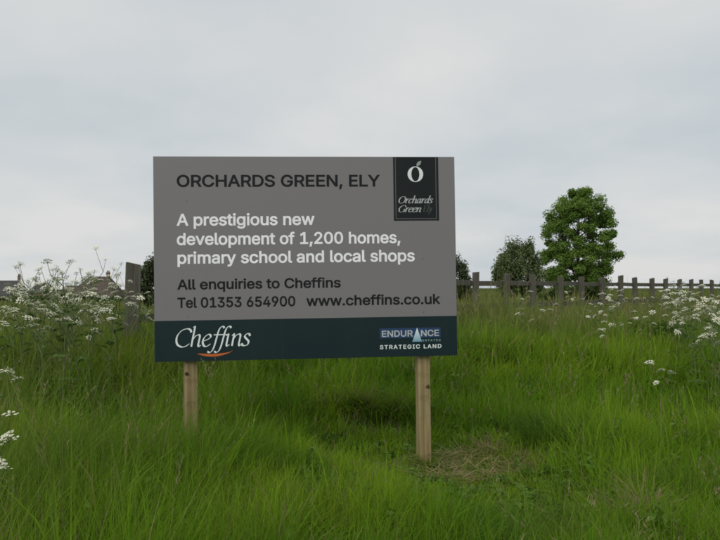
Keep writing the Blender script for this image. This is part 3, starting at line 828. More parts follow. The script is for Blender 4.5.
# --- lettering: outline glyphs filled as flat print
GLYPHS = {",":[0.188,[[98,-137,160,88,52,89,16,-137]]],".":[0.188,[[112,-21,127,-14,141,-4,151,9,157,24,159,41,157,58,151,73,141,86,127,97,112,103,95,105,79,103,63,97,50,86,40,73,33,58,31,41,33,24,40,9,50,-4,63,-14,79,-21,95,-23]]],"0":[0.453,[[257,-23,285,-16,311,-5,334,10,355,29,373,52,389,78,401,107,411,140,418,175,422,213,423,254,422,295,418,333,411,368,401,401,388,431,373,457,355,480,334,499,310,514,285,525,257,531,227,534,197,531,169,525,143,514,119,499,98,480,80,457,65,431,52,401,42,368,35,333,31,295,30,254,31,213,35,175,42,140,52,107,64,78,80,52,98,29,119,10,143,-5,169,-16,197,-23,227,-25],[207,70,190,76,175,87,165,98,156,112,147,129,140,149,135,171,131,196,128,224,127,254,128,284,131,312,135,337,140,360,147,380,156,396,165,411,175,422,190,433,207,439,227,441,246,439,263,433,278,422,288,410,298,396,306,380,313,360,318,337,323,312,325,284,326,254,325,224,323,196,318,171,313,149,306,129,298,112,288,98,278,87,263,76,246,70,227,68]]],"1":[0.453,[[409,-18,409,73,58,73,58,-18],[192,527,68,436,73,332,215,430,194,430,194,-18,294,-18,294,527]]],"2":[0.453,[[407,-18,407,75,171,75,171,53,280,167,350,247,366,270,379,291,388,311,394,331,398,352,399,373,397,402,389,429,376,455,360,477,339,497,315,512,294,522,272,528,249,532,225,534,201,532,177,528,155,522,134,512,109,496,88,476,71,452,60,431,53,409,49,386,46,344,144,344,146,378,149,392,155,405,162,416,171,424,181,432,193,437,207,440,224,442,239,440,253,438,265,433,276,426,285,418,292,409,298,398,301,386,302,371,301,358,299,346,294,334,288,321,279,308,268,294,221,241,46,55,46,-18]]],"3":[0.453,[[245,-24,270,-20,294,-13,317,-4,337,8,356,22,372,38,386,56,397,76,405,98,409,121,411,145,409,168,405,191,397,212,386,232,372,251,356,267,337,281,316,292,292,301,266,306,239,308,193,306,201,251,390,454,390,527,52,527,52,434,270,434,270,455,139,306,139,230,201,230,227,228,249,224,267,217,281,209,292,199,300,187,306,174,310,160,311,145,310,129,306,115,300,103,291,93,281,84,268,77,253,72,236,69,218,68,202,69,186,72,172,76,160,82,149,89,141,98,134,108,130,120,124,150,23,150,30,100,40,72,56,46,75,25,99,7,125,-7,147,-15,170,-20,193,-24,218,-25]]],"4":[0.453,[[431,87,431,181,127,181,127,161,336,523,237,527,22,163,22,87],[361,-18,361,336,264,336,264,146,264,121,264,-18]]],"5":[0.453,[[247,-23,272,-19,296,-11,318,0,338,13,356,29,371,47,385,67,395,89,403,112,407,137,409,163,407,189,403,214,396,238,386,260,373,280,358,298,341,314,322,327,301,338,278,345,254,350,230,352,210,351,190,347,172,342,154,335,138,326,130,319,154,319,167,434,384,434,384,527,80,527,47,237,133,227,149,240,160,246,173,251,188,256,203,258,218,259,235,257,251,253,265,247,278,237,289,226,298,212,304,197,308,180,310,162,308,144,305,128,298,113,290,100,279,89,267,80,253,73,238,69,221,68,207,69,193,72,181,77,170,83,160,91,152,100,146,110,142,120,137,148,39,148,45,101,54,74,68,50,86,28,107,10,132,-5,153,-14,174,-20,197,-24,221,-25]]],"6":[0.453,[[251,-23,275,-19,298,-12,319,-1,338,12,356,27,371,44,383,64,394,85,401,108,405,132,407,157,406,182,402,206,395,228,385,249,369,273,349,294,325,310,304,320,283,327,259,331,235,332,219,331,203,328,189,324,176,317,164,310,153,301,143,291,136,280,121,247,160,243,347,522,243,527,122,350,103,321,87,294,73,268,63,246,53,217,47,189,45,162,47,136,51,111,58,88,69,66,81,46,96,28,114,12,133,-1,154,-11,177,-19,201,-23,226,-25],[210,68,196,72,183,78,172,87,162,97,154,110,148,124,144,140,143,158,144,176,148,191,154,205,162,218,172,228,183,236,196,242,210,246,226,247,242,246,256,242,269,236,281,228,290,217,298,205,304,191,308,175,309,157,308,140,304,124,298,110,290,97,280,87,269,78,256,72,242,68,226,67]]],"9":[0.453,[[201,532,177,528,155,520,134,510,114,497,97,482,82,465,69,445,59,424,51,401,47,377,45,352,47,327,51,303,58,281,67,260,84,236,104,215,128,198,149,189,170,182,193,178,218,177,234,177,249,180,263,185,277,191,289,199,300,208,309,218,317,228,332,262,292,266,105,-13,210,-18,330,158,349,188,366,215,379,240,389,263,399,292,405,320,407,347,405,373,401,398,394,421,384,443,371,463,356,481,339,496,319,510,298,520,275,528,251,532,226,534],[242,441,256,437,269,431,281,422,290,411,298,399,304,384,308,368,309,350,308,333,304,318,298,303,290,291,281,281,269,273,256,266,242,263,226,261,210,263,196,267,183,273,172,281,162,292,154,304,148,318,145,334,143,352,145,369,148,385,154,399,162,411,172,422,184,431,196,437,211,441,226,442]]],"A":[0.48,[[98,-18,208,297,230,366,268,496,209,496,247,367,270,297,382,-18,487,-16,289,527,189,527,-7,-17],[388,124,388,217,92,217,92,124]]],"C":[0.51,[[295,-23,321,-19,346,-12,370,-3,393,9,414,24,433,41,449,60,464,82,476,105,485,130,495,178,395,178,387,150,381,136,374,124,366,113,357,104,347,95,335,88,323,82,310,77,296,74,282,72,267,71,247,72,228,76,210,83,194,92,178,103,164,117,152,133,141,152,133,174,127,198,123,225,121,254,123,284,127,310,133,334,141,356,152,375,164,392,178,406,193,417,210,426,228,433,247,436,267,438,282,437,296,435,310,432,323,427,335,421,347,414,357,405,366,396,374,385,381,373,387,359,395,330,495,330,484,379,475,404,463,428,449,449,432,468,413,485,392,500,370,512,346,521,321,528,294,532,267,534,233,531,200,525,170,514,141,499,114,480,91,457,71,431,53,401,40,368,30,333,24,295,22,254,24,213,30,175,40,140,54,107,71,78,91,51,114,29,141,10,170,-6,200,-16,233,-23,267,-25]]],"D":[0.502,[[258,-16,295,-10,329,0,360,15,387,34,412,56,432,81,449,111,463,143,472,178,478,215,480,255,478,295,472,332,463,367,450,399,433,428,412,454,389,476,362,494,331,508,299,519,263,525,226,527,75,527,75,434,220,434,247,432,271,428,292,422,310,413,327,401,341,388,353,372,363,353,371,332,376,309,380,283,381,255,380,227,376,201,371,178,363,157,352,138,340,122,326,108,309,96,290,87,268,81,243,76,214,75,78,75,78,-18,219,-18],[42,527,42,-18,143,-18,143,527]]],"E":[0.419,[[393,-18,393,75,143,75,143,211,373,211,373,304,143,304,143,434,390,434,390,527,42,527,42,-18]]],"G":[0.52,[[300,-23,330,-18,359,-9,385,3,410,18,431,37,450,58,466,82,479,108,489,137,494,168,496,200,496,274,265,274,265,181,434,181,398,224,396,182,393,164,387,147,380,132,368,114,353,99,336,87,316,78,293,73,269,71,248,72,229,76,211,83,194,92,178,103,164,117,152,134,141,153,133,174,127,198,123,225,121,254,123,284,127,310,133,335,141,356,152,375,164,392,178,406,193,417,209,426,227,433,246,436,265,438,281,437,296,435,310,431,322,426,334,420,345,413,355,404,364,394,372,383,379,371,386,358,395,331,497,331,486,378,477,403,465,426,450,447,434,466,415,483,394,498,371,511,346,521,320,528,293,532,265,534,231,531,199,525,168,514,139,499,113,480,90,457,70,431,53,401,39,368,30,333,24,295,22,254,24,214,30,176,39,140,53,108,70,78,90,52,113,29,140,10,169,-5,200,-16,233,-23,269,-25]]],"H":[0.517,[[143,-18,143,214,374,214,374,-18,475,-18,475,527,374,527,374,307,143,307,143,527,42,527,42,-18]]],"I":[0.3,[[287,-18,287,75,201,75,201,434,287,434,287,527,13,527,13,434,100,434,100,75,13,75,13,-18]]],"L":[0.393,[[379,-18,379,75,143,75,143,527,42,527,42,-18]]],"N":[0.523,[[143,-18,143,291,142,328,140,384,136,474,82,465,132,372,162,321,187,281,377,-18,481,-18,481,527,381,527,381,195,381,157,383,107,388,33,439,42,403,115,378,160,358,192,146,527,42,527,42,-18]]],"O":[0.533,[[301,-23,334,-16,364,-6,393,10,419,29,443,51,463,78,480,107,494,140,503,175,509,213,511,254,509,295,503,333,494,368,480,401,463,431,443,457,419,480,393,499,364,514,334,525,301,531,267,534,233,531,200,525,170,514,141,499,115,480,91,457,71,431,54,401,40,368,30,333,24,295,22,254,24,213,30,175,40,140,54,107,71,78,91,51,115,29,141,10,170,-6,200,-16,233,-23,267,-25],[247,72,228,76,211,82,194,91,178,103,165,117,152,133,142,152,133,174,127,198,123,224,121,254,123,284,127,311,133,335,142,356,152,376,165,392,178,406,194,417,211,426,228,433,247,436,267,438,287,436,305,433,323,426,340,417,355,406,369,392,381,376,392,357,401,335,407,311,411,284,412,254,411,224,407,198,401,173,392,152,381,133,369,116,355,103,340,91,323,82,305,76,287,72,267,71]]],"R":[0.449,[[143,-18,143,434,232,434,256,433,274,429,289,423,301,416,311,407,318,396,323,384,326,369,327,352,326,336,323,321,318,309,311,299,302,290,290,283,275,278,256,274,233,273,78,273,78,180,236,180,266,181,293,185,318,192,341,201,367,217,389,238,406,263,416,283,422,305,426,328,427,352,426,376,422,399,416,421,406,442,389,467,368,488,342,505,319,514,293,521,266,525,236,527,42,527,42,-18],[453,-15,314,247,205,244,342,-18]]],"S":[0.447,[[253,-26,281,-22,307,-15,331,-6,352,6,371,20,388,36,402,54,415,80,424,108,426,138,425,163,419,186,410,206,399,224,385,239,369,252,353,263,336,272,318,280,269,297,218,310,176,325,164,331,153,338,144,346,138,354,134,364,133,376,134,387,138,398,143,408,151,417,162,424,174,431,189,436,206,439,225,440,245,439,263,436,278,430,292,423,306,410,315,395,323,360,421,360,415,407,406,434,392,459,373,481,350,499,324,514,302,523,278,529,253,532,227,534,201,532,176,529,153,523,130,514,109,503,91,490,74,475,60,458,45,432,37,403,34,373,36,345,44,319,56,296,74,276,95,259,119,244,147,232,178,222,239,205,289,188,301,182,310,175,318,167,323,160,326,151,327,139,326,126,322,114,315,103,306,93,294,84,279,77,262,72,244,68,224,67,206,68,189,71,173,76,159,82,147,90,137,99,130,110,125,123,120,155,18,155,23,112,29,90,38,69,49,50,63,32,80,17,99,4,120,-7,144,-16,169,-22,195,-26,224,-27]]],"T":[0.449,[[175,434,175,-18,275,-18,275,434,435,434,435,527,14,527,14,434]]],"U":[0.517,[[290,-25,319,-20,346,-12,372,-1,395,14,415,30,433,49,448,71,460,94,468,119,474,145,475,173,475,527,375,527,375,179,373,158,368,139,361,122,351,107,338,94,322,84,304,76,283,71,259,70,235,71,214,76,196,84,180,94,167,107,156,122,149,139,144,158,142,179,142,527,42,527,42,173,44,145,49,119,57,94,69,71,84,49,102,30,122,13,146,-1,171,-12,199,-20,228,-25,259,-26]]],"Y":[0.472,[[286,-18,286,203,480,523,371,527,265,354,235,301,200,215,274,215,238,300,208,354,101,527,-9,523,185,203,185,-18]]],"a":[0.389,[[183,-25,203,-22,222,-16,238,-8,252,1,265,12,281,34,259,34,259,-18,355,-18,355,252,353,280,348,306,338,329,326,347,312,363,296,375,278,385,261,392,242,397,195,402,172,401,150,398,128,393,106,385,86,374,67,360,50,342,35,322,16,280,110,252,120,274,125,281,131,288,138,295,146,301,156,306,168,310,181,312,196,313,210,312,222,310,232,306,240,301,246,295,251,288,254,279,257,269,258,256,258,257,256,252,255,250,251,248,243,246,231,245,176,238,121,228,103,223,85,217,69,209,53,198,39,186,28,170,19,152,14,131,12,108,14,81,21,57,32,35,48,16,66,1,87,-11,110,-20,134,-25,160,-27],[158,64,146,66,136,69,128,73,121,78,116,83,113,89,111,96,110,105,111,115,113,122,117,127,123,133,131,137,140,141,179,150,203,153,235,158,265,165,260,165,258,139,256,126,253,114,248,102,240,92,231,82,219,75,205,68,189,65,170,63]]],"c":[0.396,[[227,-25,247,-23,266,-18,284,-12,301,-3,317,7,331,18,344,31,356,46,366,62,374,79,386,115,294,138,276,99,260,81,237,69,207,65,187,66,170,72,156,80,144,92,133,107,125,124,119,144,116,165,114,187,116,210,119,232,125,252,133,269,144,284,156,296,170,305,187,310,207,312,237,307,259,296,275,279,293,241,385,264,373,300,364,317,355,332,343,347,330,360,315,371,300,380,283,388,265,394,246,399,227,402,207,402,180,401,154,396,130,387,107,375,87,360,69,342,53,322,40,299,29,274,22,247,18,218,16,187,18,157,22,129,29,102,40,77,53,54,69,34,87,16,107,1,130,-11,154,-19,180,-25,207,-26]]],"d":[0.424,[[220,-25,242,-20,261,-12,276,-3,290,8,301,20,316,41,295,41,295,-18,390,-18,390,527,293,527,293,337,315,337,301,357,290,369,277,379,261,389,242,396,220,401,196,402,170,401,146,396,123,387,102,376,83,361,66,343,51,323,38,300,29,275,22,248,17,219,16,189,17,158,22,129,28,102,38,77,51,54,65,34,82,16,101,1,123,-11,146,-19,170,-25,195,-26],[186,67,170,72,156,80,144,91,134,106,125,123,119,143,116,165,114,189,116,213,119,235,125,255,133,272,143,286,155,297,169,305,185,310,205,312,223,310,239,305,253,297,265,287,275,273,283,256,289,237,292,214,294,189,292,164,289,142,283,122,274,104,264,90,252,79,239,71,223,67,205,65]]],"e":[0.404,[[239,-25,265,-20,289,-12,311,-2,331,11,348,27,363,45,374,64,389,103,295,127,284,102,279,93,273,85,265,79,257,74,248,70,237,67,225,65,213,64,193,66,176,70,160,77,147,87,136,99,127,114,120,132,115,153,114,178,114,210,115,229,119,246,125,262,134,276,144,288,156,298,170,306,187,310,205,312,223,311,239,306,252,299,264,289,273,277,281,262,287,244,290,224,297,176,366,229,57,239,57,151,389,151,389,194,388,220,385,245,381,267,374,288,363,313,348,335,332,354,313,369,293,382,272,391,250,397,228,401,205,402,178,401,152,396,128,387,105,374,85,359,67,341,52,321,39,297,29,272,22,245,18,217,16,187,18,157,22,129,29,102,39,77,53,54,68,34,87,16,107,1,131,-11,156,-20,183,-25,212,-26]]],"f":[0.254,[[-12,397,-12,309,246,309,246,397],[160,-18,160,418,161,432,164,441,168,448,173,452,182,455,195,456,212,454,240,446,265,533,226,545,188,548,167,547,147,542,128,535,110,525,94,512,81,496,70,477,64,455,63,432,63,-18]]],"g":[0.425,[[231,-168,254,-165,276,-160,297,-153,323,-140,346,-122,365,-100,376,-81,384,-59,389,-35,390,-9,390,397,295,397,295,337,317,337,302,357,291,369,277,380,262,389,242,397,220,401,196,402,171,401,147,396,124,387,102,376,83,361,66,343,51,324,39,301,29,276,22,250,18,221,16,191,18,161,22,133,29,106,39,82,52,60,67,41,84,25,103,11,124,0,147,-7,170,-12,195,-13,219,-12,241,-8,260,-1,276,8,289,18,300,30,315,50,293,50,293,-5,291,-30,283,-48,271,-61,254,-71,232,-77,207,-79,189,-78,174,-76,161,-72,151,-66,142,-60,135,-54,106,-17,26,-63,44,-94,56,-109,70,-124,87,-137,106,-148,128,-157,152,-163,178,-167,207,-169],[186,79,170,83,156,91,144,101,134,114,125,130,119,148,116,169,114,193,116,216,119,237,125,256,134,272,144,286,156,297,170,305,186,310,205,312,224,310,240,305,253,298,265,287,275,273,283,257,289,238,293,217,294,193,293,168,289,147,283,128,275,112,265,100,254,90,240,83,224,79,205,77]]],"h":[0.41,[[133,245,137,261,142,274,150,285,159,294,169,301,182,307,195,310,210,311,230,309,247,302,260,292,269,278,276,259,278,234,278,-18,375,-18,375,241,374,265,371,288,365,310,357,329,343,351,325,370,304,384,280,395,255,401,227,402,196,400,168,391,142,377,124,362,109,342,96,319,79,271,132,269,132,527,35,527,35,-18,132,-18,132,226]]],"i":[0.167,[[132,-18,132,397,35,397,35,-18],[99,427,114,432,126,441,136,453,142,468,144,483,142,499,136,513,126,525,114,534,99,540,84,542,68,540,54,534,41,525,31,513,25,499,23,483,25,468,31,453,41,441,54,432,68,427,84,425]]],"k":[0.381,[[184,181,192,181,387,390,277,397,113,230,92,230,98,110],[132,-18,132,527,35,527,35,-18],[398,-13,193,256,124,187,285,-18]]],"l":[0.189,[[164,-19,202,-12,184,75,158,70,147,70,137,72,135,73,134,76,132,85,132,99,132,527,35,527,35,83,37,55,46,29,61,7,82,-8,109,-18,139,-20]]],"m":[0.61,[[132,-18,132,237,133,255,136,269,141,280,148,290,157,298,166,304,177,309,188,312,199,312,216,311,229,306,241,298,249,287,254,275,256,259,256,-18,353,-18,353,247,354,260,357,271,361,282,367,290,374,298,383,304,393,309,405,311,418,312,434,311,449,306,461,299,470,289,476,274,478,253,478,-18,575,-18,575,256,573,285,567,313,556,337,543,358,525,375,506,388,484,397,461,402,437,404,415,403,393,399,373,391,355,382,338,370,324,355,311,338,301,319,289,278,344,277,331,327,318,352,300,374,277,391,250,401,220,404,201,403,182,399,165,393,148,383,132,372,119,357,107,341,97,321,84,278,130,277,130,397,35,397,35,-18]]],"n":[0.41,[[133,245,137,261,142,274,150,285,159,294,169,301,182,307,195,310,210,311,230,309,247,302,260,292,269,278,276,259,278,234,278,-18,375,-18,375,241,374,265,371,288,365,310,357,329,342,351,325,370,304,384,280,395,255,401,227,402,196,400,168,391,142,377,124,362,109,342,96,319,79,271,130,269,130,397,35,397,35,-18,132,-18,132,226]]],"o":[0.415,[[235,-25,261,-19,285,-11,308,1,329,16,347,34,362,54,376,77,386,102,393,129,398,157,399,187,398,218,393,247,386,274,376,299,362,322,347,342,329,360,308,375,285,387,261,396,235,401,207,402,180,401,154,396,130,387,107,375,87,360,69,342,53,322,40,299,29,274,22,247,18,218,16,187,18,157,22,129,29,102,40,77,53,54,69,34,87,16,107,1,130,-11,154,-19,180,-25,207,-26],[187,66,170,72,156,80,144,92,133,107,125,124,119,144,116,165,114,187,116,210,119,232,125,252,133,269,144,284,156,296,170,305,187,310,207,312,228,310,245,305,259,296,272,284,282,269,290,252,296,232,300,210,301,187,300,165,296,144,290,124,282,107,272,92,259,80,245,72,228,66,207,65]]],"p":[0.424,[[132,-161,132,41,109,41,124,20,135,8,149,-3,164,-12,183,-20,205,-25,229,-26,255,-25,279,-19,302,-11,323,1,343,16,359,34,374,54,386,77,396,102,403,129,407,158,408,189,407,219,403,248,396,275,386,300,374,323,359,343,342,361,323,376,302,387,279,396,255,401,229,402,204,401,182,397,163,389,148,379,134,369,123,357,109,337,130,337,130,397,35,397,35,-161],[202,67,186,71,172,79,160,91,150,105,142,122,136,142,132,164,131,189,132,214,136,237,142,256,150,273,160,287,172,297,185,305,201,310,220,312,239,310,255,305,269,297,281,286,291,272,299,255,305,235,309,213,310,189,309,165,305,143,299,123,291,106,281,91,268,80,255,72,239,67,220,65]]],"q":[0.424,[[390,397,295,397,295,337,316,337,301,357,290,369,277,379,261,389,242,396,220,401,196,402,170,401,146,396,123,387,102,376,83,361,66,343,51,323,38,300,29,275,22,248,17,219,16,189,17,158,22,129,28,102,38,77,51,54,65,34,82,16,101,1,123,-11,146,-19,170,-25,195,-26,220,-25,242,-20,261,-12,276,-3,290,8,301,20,316,41,293,41,293,-161,390,-161],[186,67,170,72,156,80,144,91,134,106,125,123,119,143,116,165,114,189,116,213,119,235,125,255,133,272,143,286,155,297,169,305,185,310,205,312,223,310,239,305,253,297,265,287,275,273,283,256,289,237,292,214,294,189,292,164,289,142,283,122,274,104,264,90,252,79,239,71,223,67,205,65]]],"r":[0.259,[[132,-18,132,236,133,251,136,263,141,274,148,284,157,292,167,299,179,304,192,307,207,308,228,306,261,301,261,401,230,402,212,403,188,401,164,394,142,382,124,367,109,349,104,339,130,339,130,397,35,397,35,-18]]],"s":[0.365,[[212,-24,241,-19,267,-10,290,2,311,18,327,37,339,58,347,81,349,107,346,135,336,162,319,184,303,198,283,210,260,219,234,227,176,240,158,246,145,251,136,257,131,263,128,269,127,277,128,286,133,294,141,302,154,309,169,313,187,314,206,313,220,309,231,302,240,293,246,283,257,256,348,277,334,315,325,334,313,351,298,366,281,379,261,389,239,397,214,401,187,402,159,401,132,396,108,387,86,375,66,360,50,342,38,321,31,298,29,274,32,244,42,218,59,196,76,181,96,170,119,160,145,153,207,138,223,133,234,128,242,123,246,117,249,111,250,103,248,94,243,86,234,77,220,70,203,65,181,63,163,65,147,69,134,75,124,84,117,95,106,127,13,108,24,67,34,45,48,26,65,10,84,-3,106,-13,129,-21,155,-25,182,-26]]],"t":[0.227,[[-12,397,-12,309,222,309,222,397],[47,92,50,60,61,32,79,8,98,-5,119,-15,142,-20,168,-22,194,-21,234,-12,216,74,183,69,170,68,159,69,153,71,150,74,147,78,145,86,144,98,144,489,47,489]]],"u":[0.41,[[213,-20,241,-12,267,2,285,17,301,37,314,60,331,108,280,110,280,-18,375,-18,375,397,278,397,278,153,277,134,273,119,267,105,260,94,251,85,240,78,228,73,215,69,200,68,180,71,163,77,150,87,140,102,134,120,132,145,132,397,35,397,35,139,36,114,39,91,45,70,53,50,67,28,85,9,106,-5,130,-15,155,-21,182,-23]]],"v":[0.389,[[239,-18,395,396,292,397,207,161,186,92,161,3,228,3,204,92,182,161,97,397,-6,396,150,-18]]],"w":[0.567,[[212,-18,265,167,280,220,294,276,313,355,254,355,273,276,287,220,302,167,355,-18,443,-18,568,396,466,397,416,218,395,140,369,23,425,23,399,140,379,218,330,397,238,397,189,218,168,139,142,23,198,23,171,141,151,218,101,397,-1,396,124,-18]]],"y":[0.389,[[62,-161,91,-163,111,-162,129,-158,147,-152,163,-143,177,-132,190,-119,202,-103,212,-85,221,-65,395,396,293,397,207,161,185,92,161,3,229,3,204,92,182,161,97,397,-6,396,143,-2,134,-29,128,-44,123,-54,117,-62,112,-66,106,-69,100,-71,93,-72,85,-71,74,-70,48,-65,25,-151]]]}
from mathutils.geometry import delaunay_2d_cdt
_tri = {}
def glyph_tris(ch):
    """triangles of one glyph (non-zero winding, so crossing contours merge)"""
    if ch in _tri: return _tri[ch]
    loops = [[(lp[i] / 1000, lp[i + 1] / 1000) for i in range(0, len(lp), 2)] for lp in GLYPHS[ch][1]]
    vs, es = [], []
    for lp in loops:
        b0 = len(vs)
        vs += [Vector(p) for p in lp]
        es += [(b0 + i, b0 + (i + 1) % len(lp)) for i in range(len(lp))]
    ov, oe, of = delaunay_2d_cdt(vs, es, [], 0, 1e-6)[:3]
    keep = []
    for f in of:
        cx = sum(ov[i].x for i in f) / len(f); cy = sum(ov[i].y for i in f) / len(f)
        wn = 0
        for lp in loops:
            for (x0, y0), (x1, y1) in zip(lp, lp[1:] + lp[:1]):
                if (y0 > cy) != (y1 > cy) and cx < (x1 - x0) * (cy - y0) / (y1 - y0) + x0: wn += 1 if y1 > y0 else -1
        if wn: keep.append(tuple(f))
    _tri[ch] = ([(p.x, p.y) for p in ov], keep)
    return _tri[ch]

def text_mesh(name, text, u0, u1, v0, cap, mat, d, track=0.0):
    """a line of sans serif print whose ink runs from u0 to u1 on baseline v0, capitals cap high; each word is a part"""
    pen, words, cur = 0.0, [], []
    for ch in text + ' ':
        if ch == ' ':
            if cur: words.append(cur)
            cur = []
            pen += 0.20 + track; continue
        cur.append((ch, pen))
        pen += GLYPHS[ch][0] + track
    ink = [p[0] + x for w in words for ch, x in w for p in glyph_tris(ch)[0]]
    lo, hi = min(ink), max(ink)
    sx = (u1 - u0) / (hi - lo); sy = cap / 0.545
    for w in words:
        vs, fs = [], []
        for ch, x in w:
            pts, tris = glyph_tris(ch)
            b0 = len(vs)
            vs += [bl(u0 + (p[0] + x - lo) * sx, v0 + (p[1] + 0.018) * sy, d) for p in pts]
            fs += [tuple(b0 + i for i in t) for t in tris]
        link(name, mesh_from(name, vs, fs, mat), sign)

for txt, u0, u1, v0, cap, mk in [
        ('ORCHARDS GREEN, ELY', 0.184, 1.819, 1.3945, 0.097, 'dark_print'),
        ('A prestigious new', 0.180, 1.281, 1.0825, 0.097, 'white_print'),
        ('development of 1,200 homes,', 0.181, 1.981, 0.928, 0.097, 'white_print'),
        ('primary school and local shops', 0.185, 2.097, 0.778, 0.097, 'white_print'),
        ('All enquiries to Cheffins', 0.181, 1.486, 0.572, 0.082, 'dark_print'),
        ('Tel 01353 654900', 0.182, 1.117, 0.426, 0.083, 'dark_print'),
        ('www.cheffins.co.uk', 1.205, 2.305, 0.4255, 0.083, 'dark_print')]:
    text_mesh('lettering', txt, u0, u1, v0, cap, M[mk], 0.0012, track=-0.007)

# --- calligraphic marks: centre lines swept by a broad nib
def spline(pts, closed=False, n=9):
    P = [np.array(p, dtype=float) for p in pts]
    out = []
    m = len(P)
    rng_ = range(m if closed else m - 1)
    for i in rng_:
        p0 = P[(i - 1) % m] if (closed or i > 0) else 2 * P[0] - P[1]
        p1, p2 = P[i], P[(i + 1) % m]
        p3 = P[(i + 2) % m] if (closed or i + 2 < m) else 2 * P[-1] - P[-2]
        for k in range(n):
            t = k / n
            out.append(0.5 * ((2 * p1) + (-p0 + p2) * t + (2 * p0 - 5 * p1 + 4 * p2 - p3) * t * t + (-p0 + 3 * p1 - 3 * p2 + p3) * t ** 3))
    out.append(P[0] if closed else P[-1])
    return out
LET = {
 'C': (0.60, [[(0.57, 0.53), (0.53, 0.62), (0.40, 0.67), (0.20, 0.60), (0.07, 0.38), (0.12, 0.12), (0.30, 0.0), (0.46, 0.02), (0.58, 0.11)]]),
 'G': (0.64, [[(0.57, 0.53), (0.53, 0.62), (0.40, 0.67), (0.20, 0.60), (0.07, 0.38), (0.12, 0.12), (0.30, 0.0), (0.46, 0.03), (0.55, 0.12)], [(0.55, 0.30), (0.55, 0.02)], [(0.45, 0.29), (0.63, 0.29)]]),
 'O': (0.66, [[(0.33, 0.67), (0.14, 0.58), (0.06, 0.335), (0.14, 0.09), (0.33, 0.0), (0.52, 0.09), (0.60, 0.335), (0.52, 0.58), '*']]),
 'E': (0.52, [[(0.12, 0.67), (0.12, 0.0)], [(0.06, 0.66), (0.46, 0.66), (0.47, 0.54)], [(0.12, 0.35), (0.36, 0.35)], [(0.06, 0.01), (0.48, 0.01), (0.50, 0.14)]]),
 'h': (0.45, [[(0.03, 0.71), (0.09, 0.73), (0.09, 0.35), (0.09, 0.0)], [(0.09, 0.24), (0.17, 0.38), (0.28, 0.44), (0.34, 0.38), (0.34, 0.20), (0.34, 0.06), (0.38, 0.0), (0.44, 0.05)]]),
 'e': (0.38, [[(0.07, 0.20), (0.20, 0.25), (0.31, 0.33), (0.29, 0.42), (0.20, 0.44), (0.09, 0.34), (0.05, 0.18), (0.12, 0.03), (0.23, 0.0), (0.36, 0.09)]]),
 'f': (0.27, [[(0.40, 0.67), (0.35, 0.73), (0.27, 0.71), (0.21, 0.58), (0.18, 0.30), (0.15, 0.0), (0.10, -0.17), (0.02, -0.23), (-0.07, -0.19)], [(0.05, 0.425), (0.33, 0.425)]]),
 'i': (0.23, [[(0.02, 0.38), (0.09, 0.44), (0.09, 0.25), (0.09, 0.06), (0.13, 0.0), (0.20, 0.05)]]),
 'l': (0.22, [[(0.03, 0.71), (0.09, 0.73), (0.09, 0.35), (0.09, 0.06), (0.13, 0.0), (0.19, 0.04)]]),
 'n': (0.45, [[(0.02, 0.38), (0.09, 0.44), (0.09, 0.22), (0.09, 0.0)], [(0.09, 0.24), (0.17, 0.38), (0.28, 0.44), (0.34, 0.38), (0.34, 0.20), (0.34, 0.06), (0.38, 0.0), (0.44, 0.05)]]),
 'r': (0.32, [[(0.02, 0.38), (0.09, 0.44), (0.09, 0.22), (0.09, 0.0)], [(0.09, 0.24), (0.15, 0.37), (0.24, 0.44), (0.30, 0.41)]]),
 's': (0.32, [[(0.27, 0.36), (0.22, 0.44), (0.12, 0.43), (0.08, 0.34), (0.16, 0.25), (0.25, 0.16), (0.24, 0.04), (0.14, 0.0), (0.05, 0.02), (0.02, 0.09)]]),
 'a': (0.44, [[(0.33, 0.36), (0.25, 0.44), (0.13, 0.37), (0.06, 0.20), (0.08, 0.05), (0.15, 0.0), (0.25, 0.09), (0.33, 0.28)], [(0.34, 0.44), (0.33, 0.22), (0.33, 0.06), (0.37, 0.0), (0.43, 0.05)]]),
 'c': (0.34, [[(0.28, 0.36), (0.23, 0.44), (0.13, 0.40), (0.06, 0.24), (0.07, 0.07), (0.16, 0.0), (0.30, 0.08)]]),
 'd': (0.44, [[(0.33, 0.36), (0.25, 0.44), (0.13, 0.37), (0.06, 0.20), (0.08, 0.05), (0.15, 0.0), (0.25, 0.09), (0.33, 0.28)], [(0.29, 0.71), (0.34, 0.73), (0.34, 0.35), (0.33, 0.06), (0.37, 0.0), (0.43, 0.05)]]),
 'y': (0.40, [[(0.03, 0.42), (0.09, 0.44), (0.18, 0.06)], [(0.35, 0.44), (0.26, 0.12), (0.12, -0.18), (0.02, -0.20)]]),
}
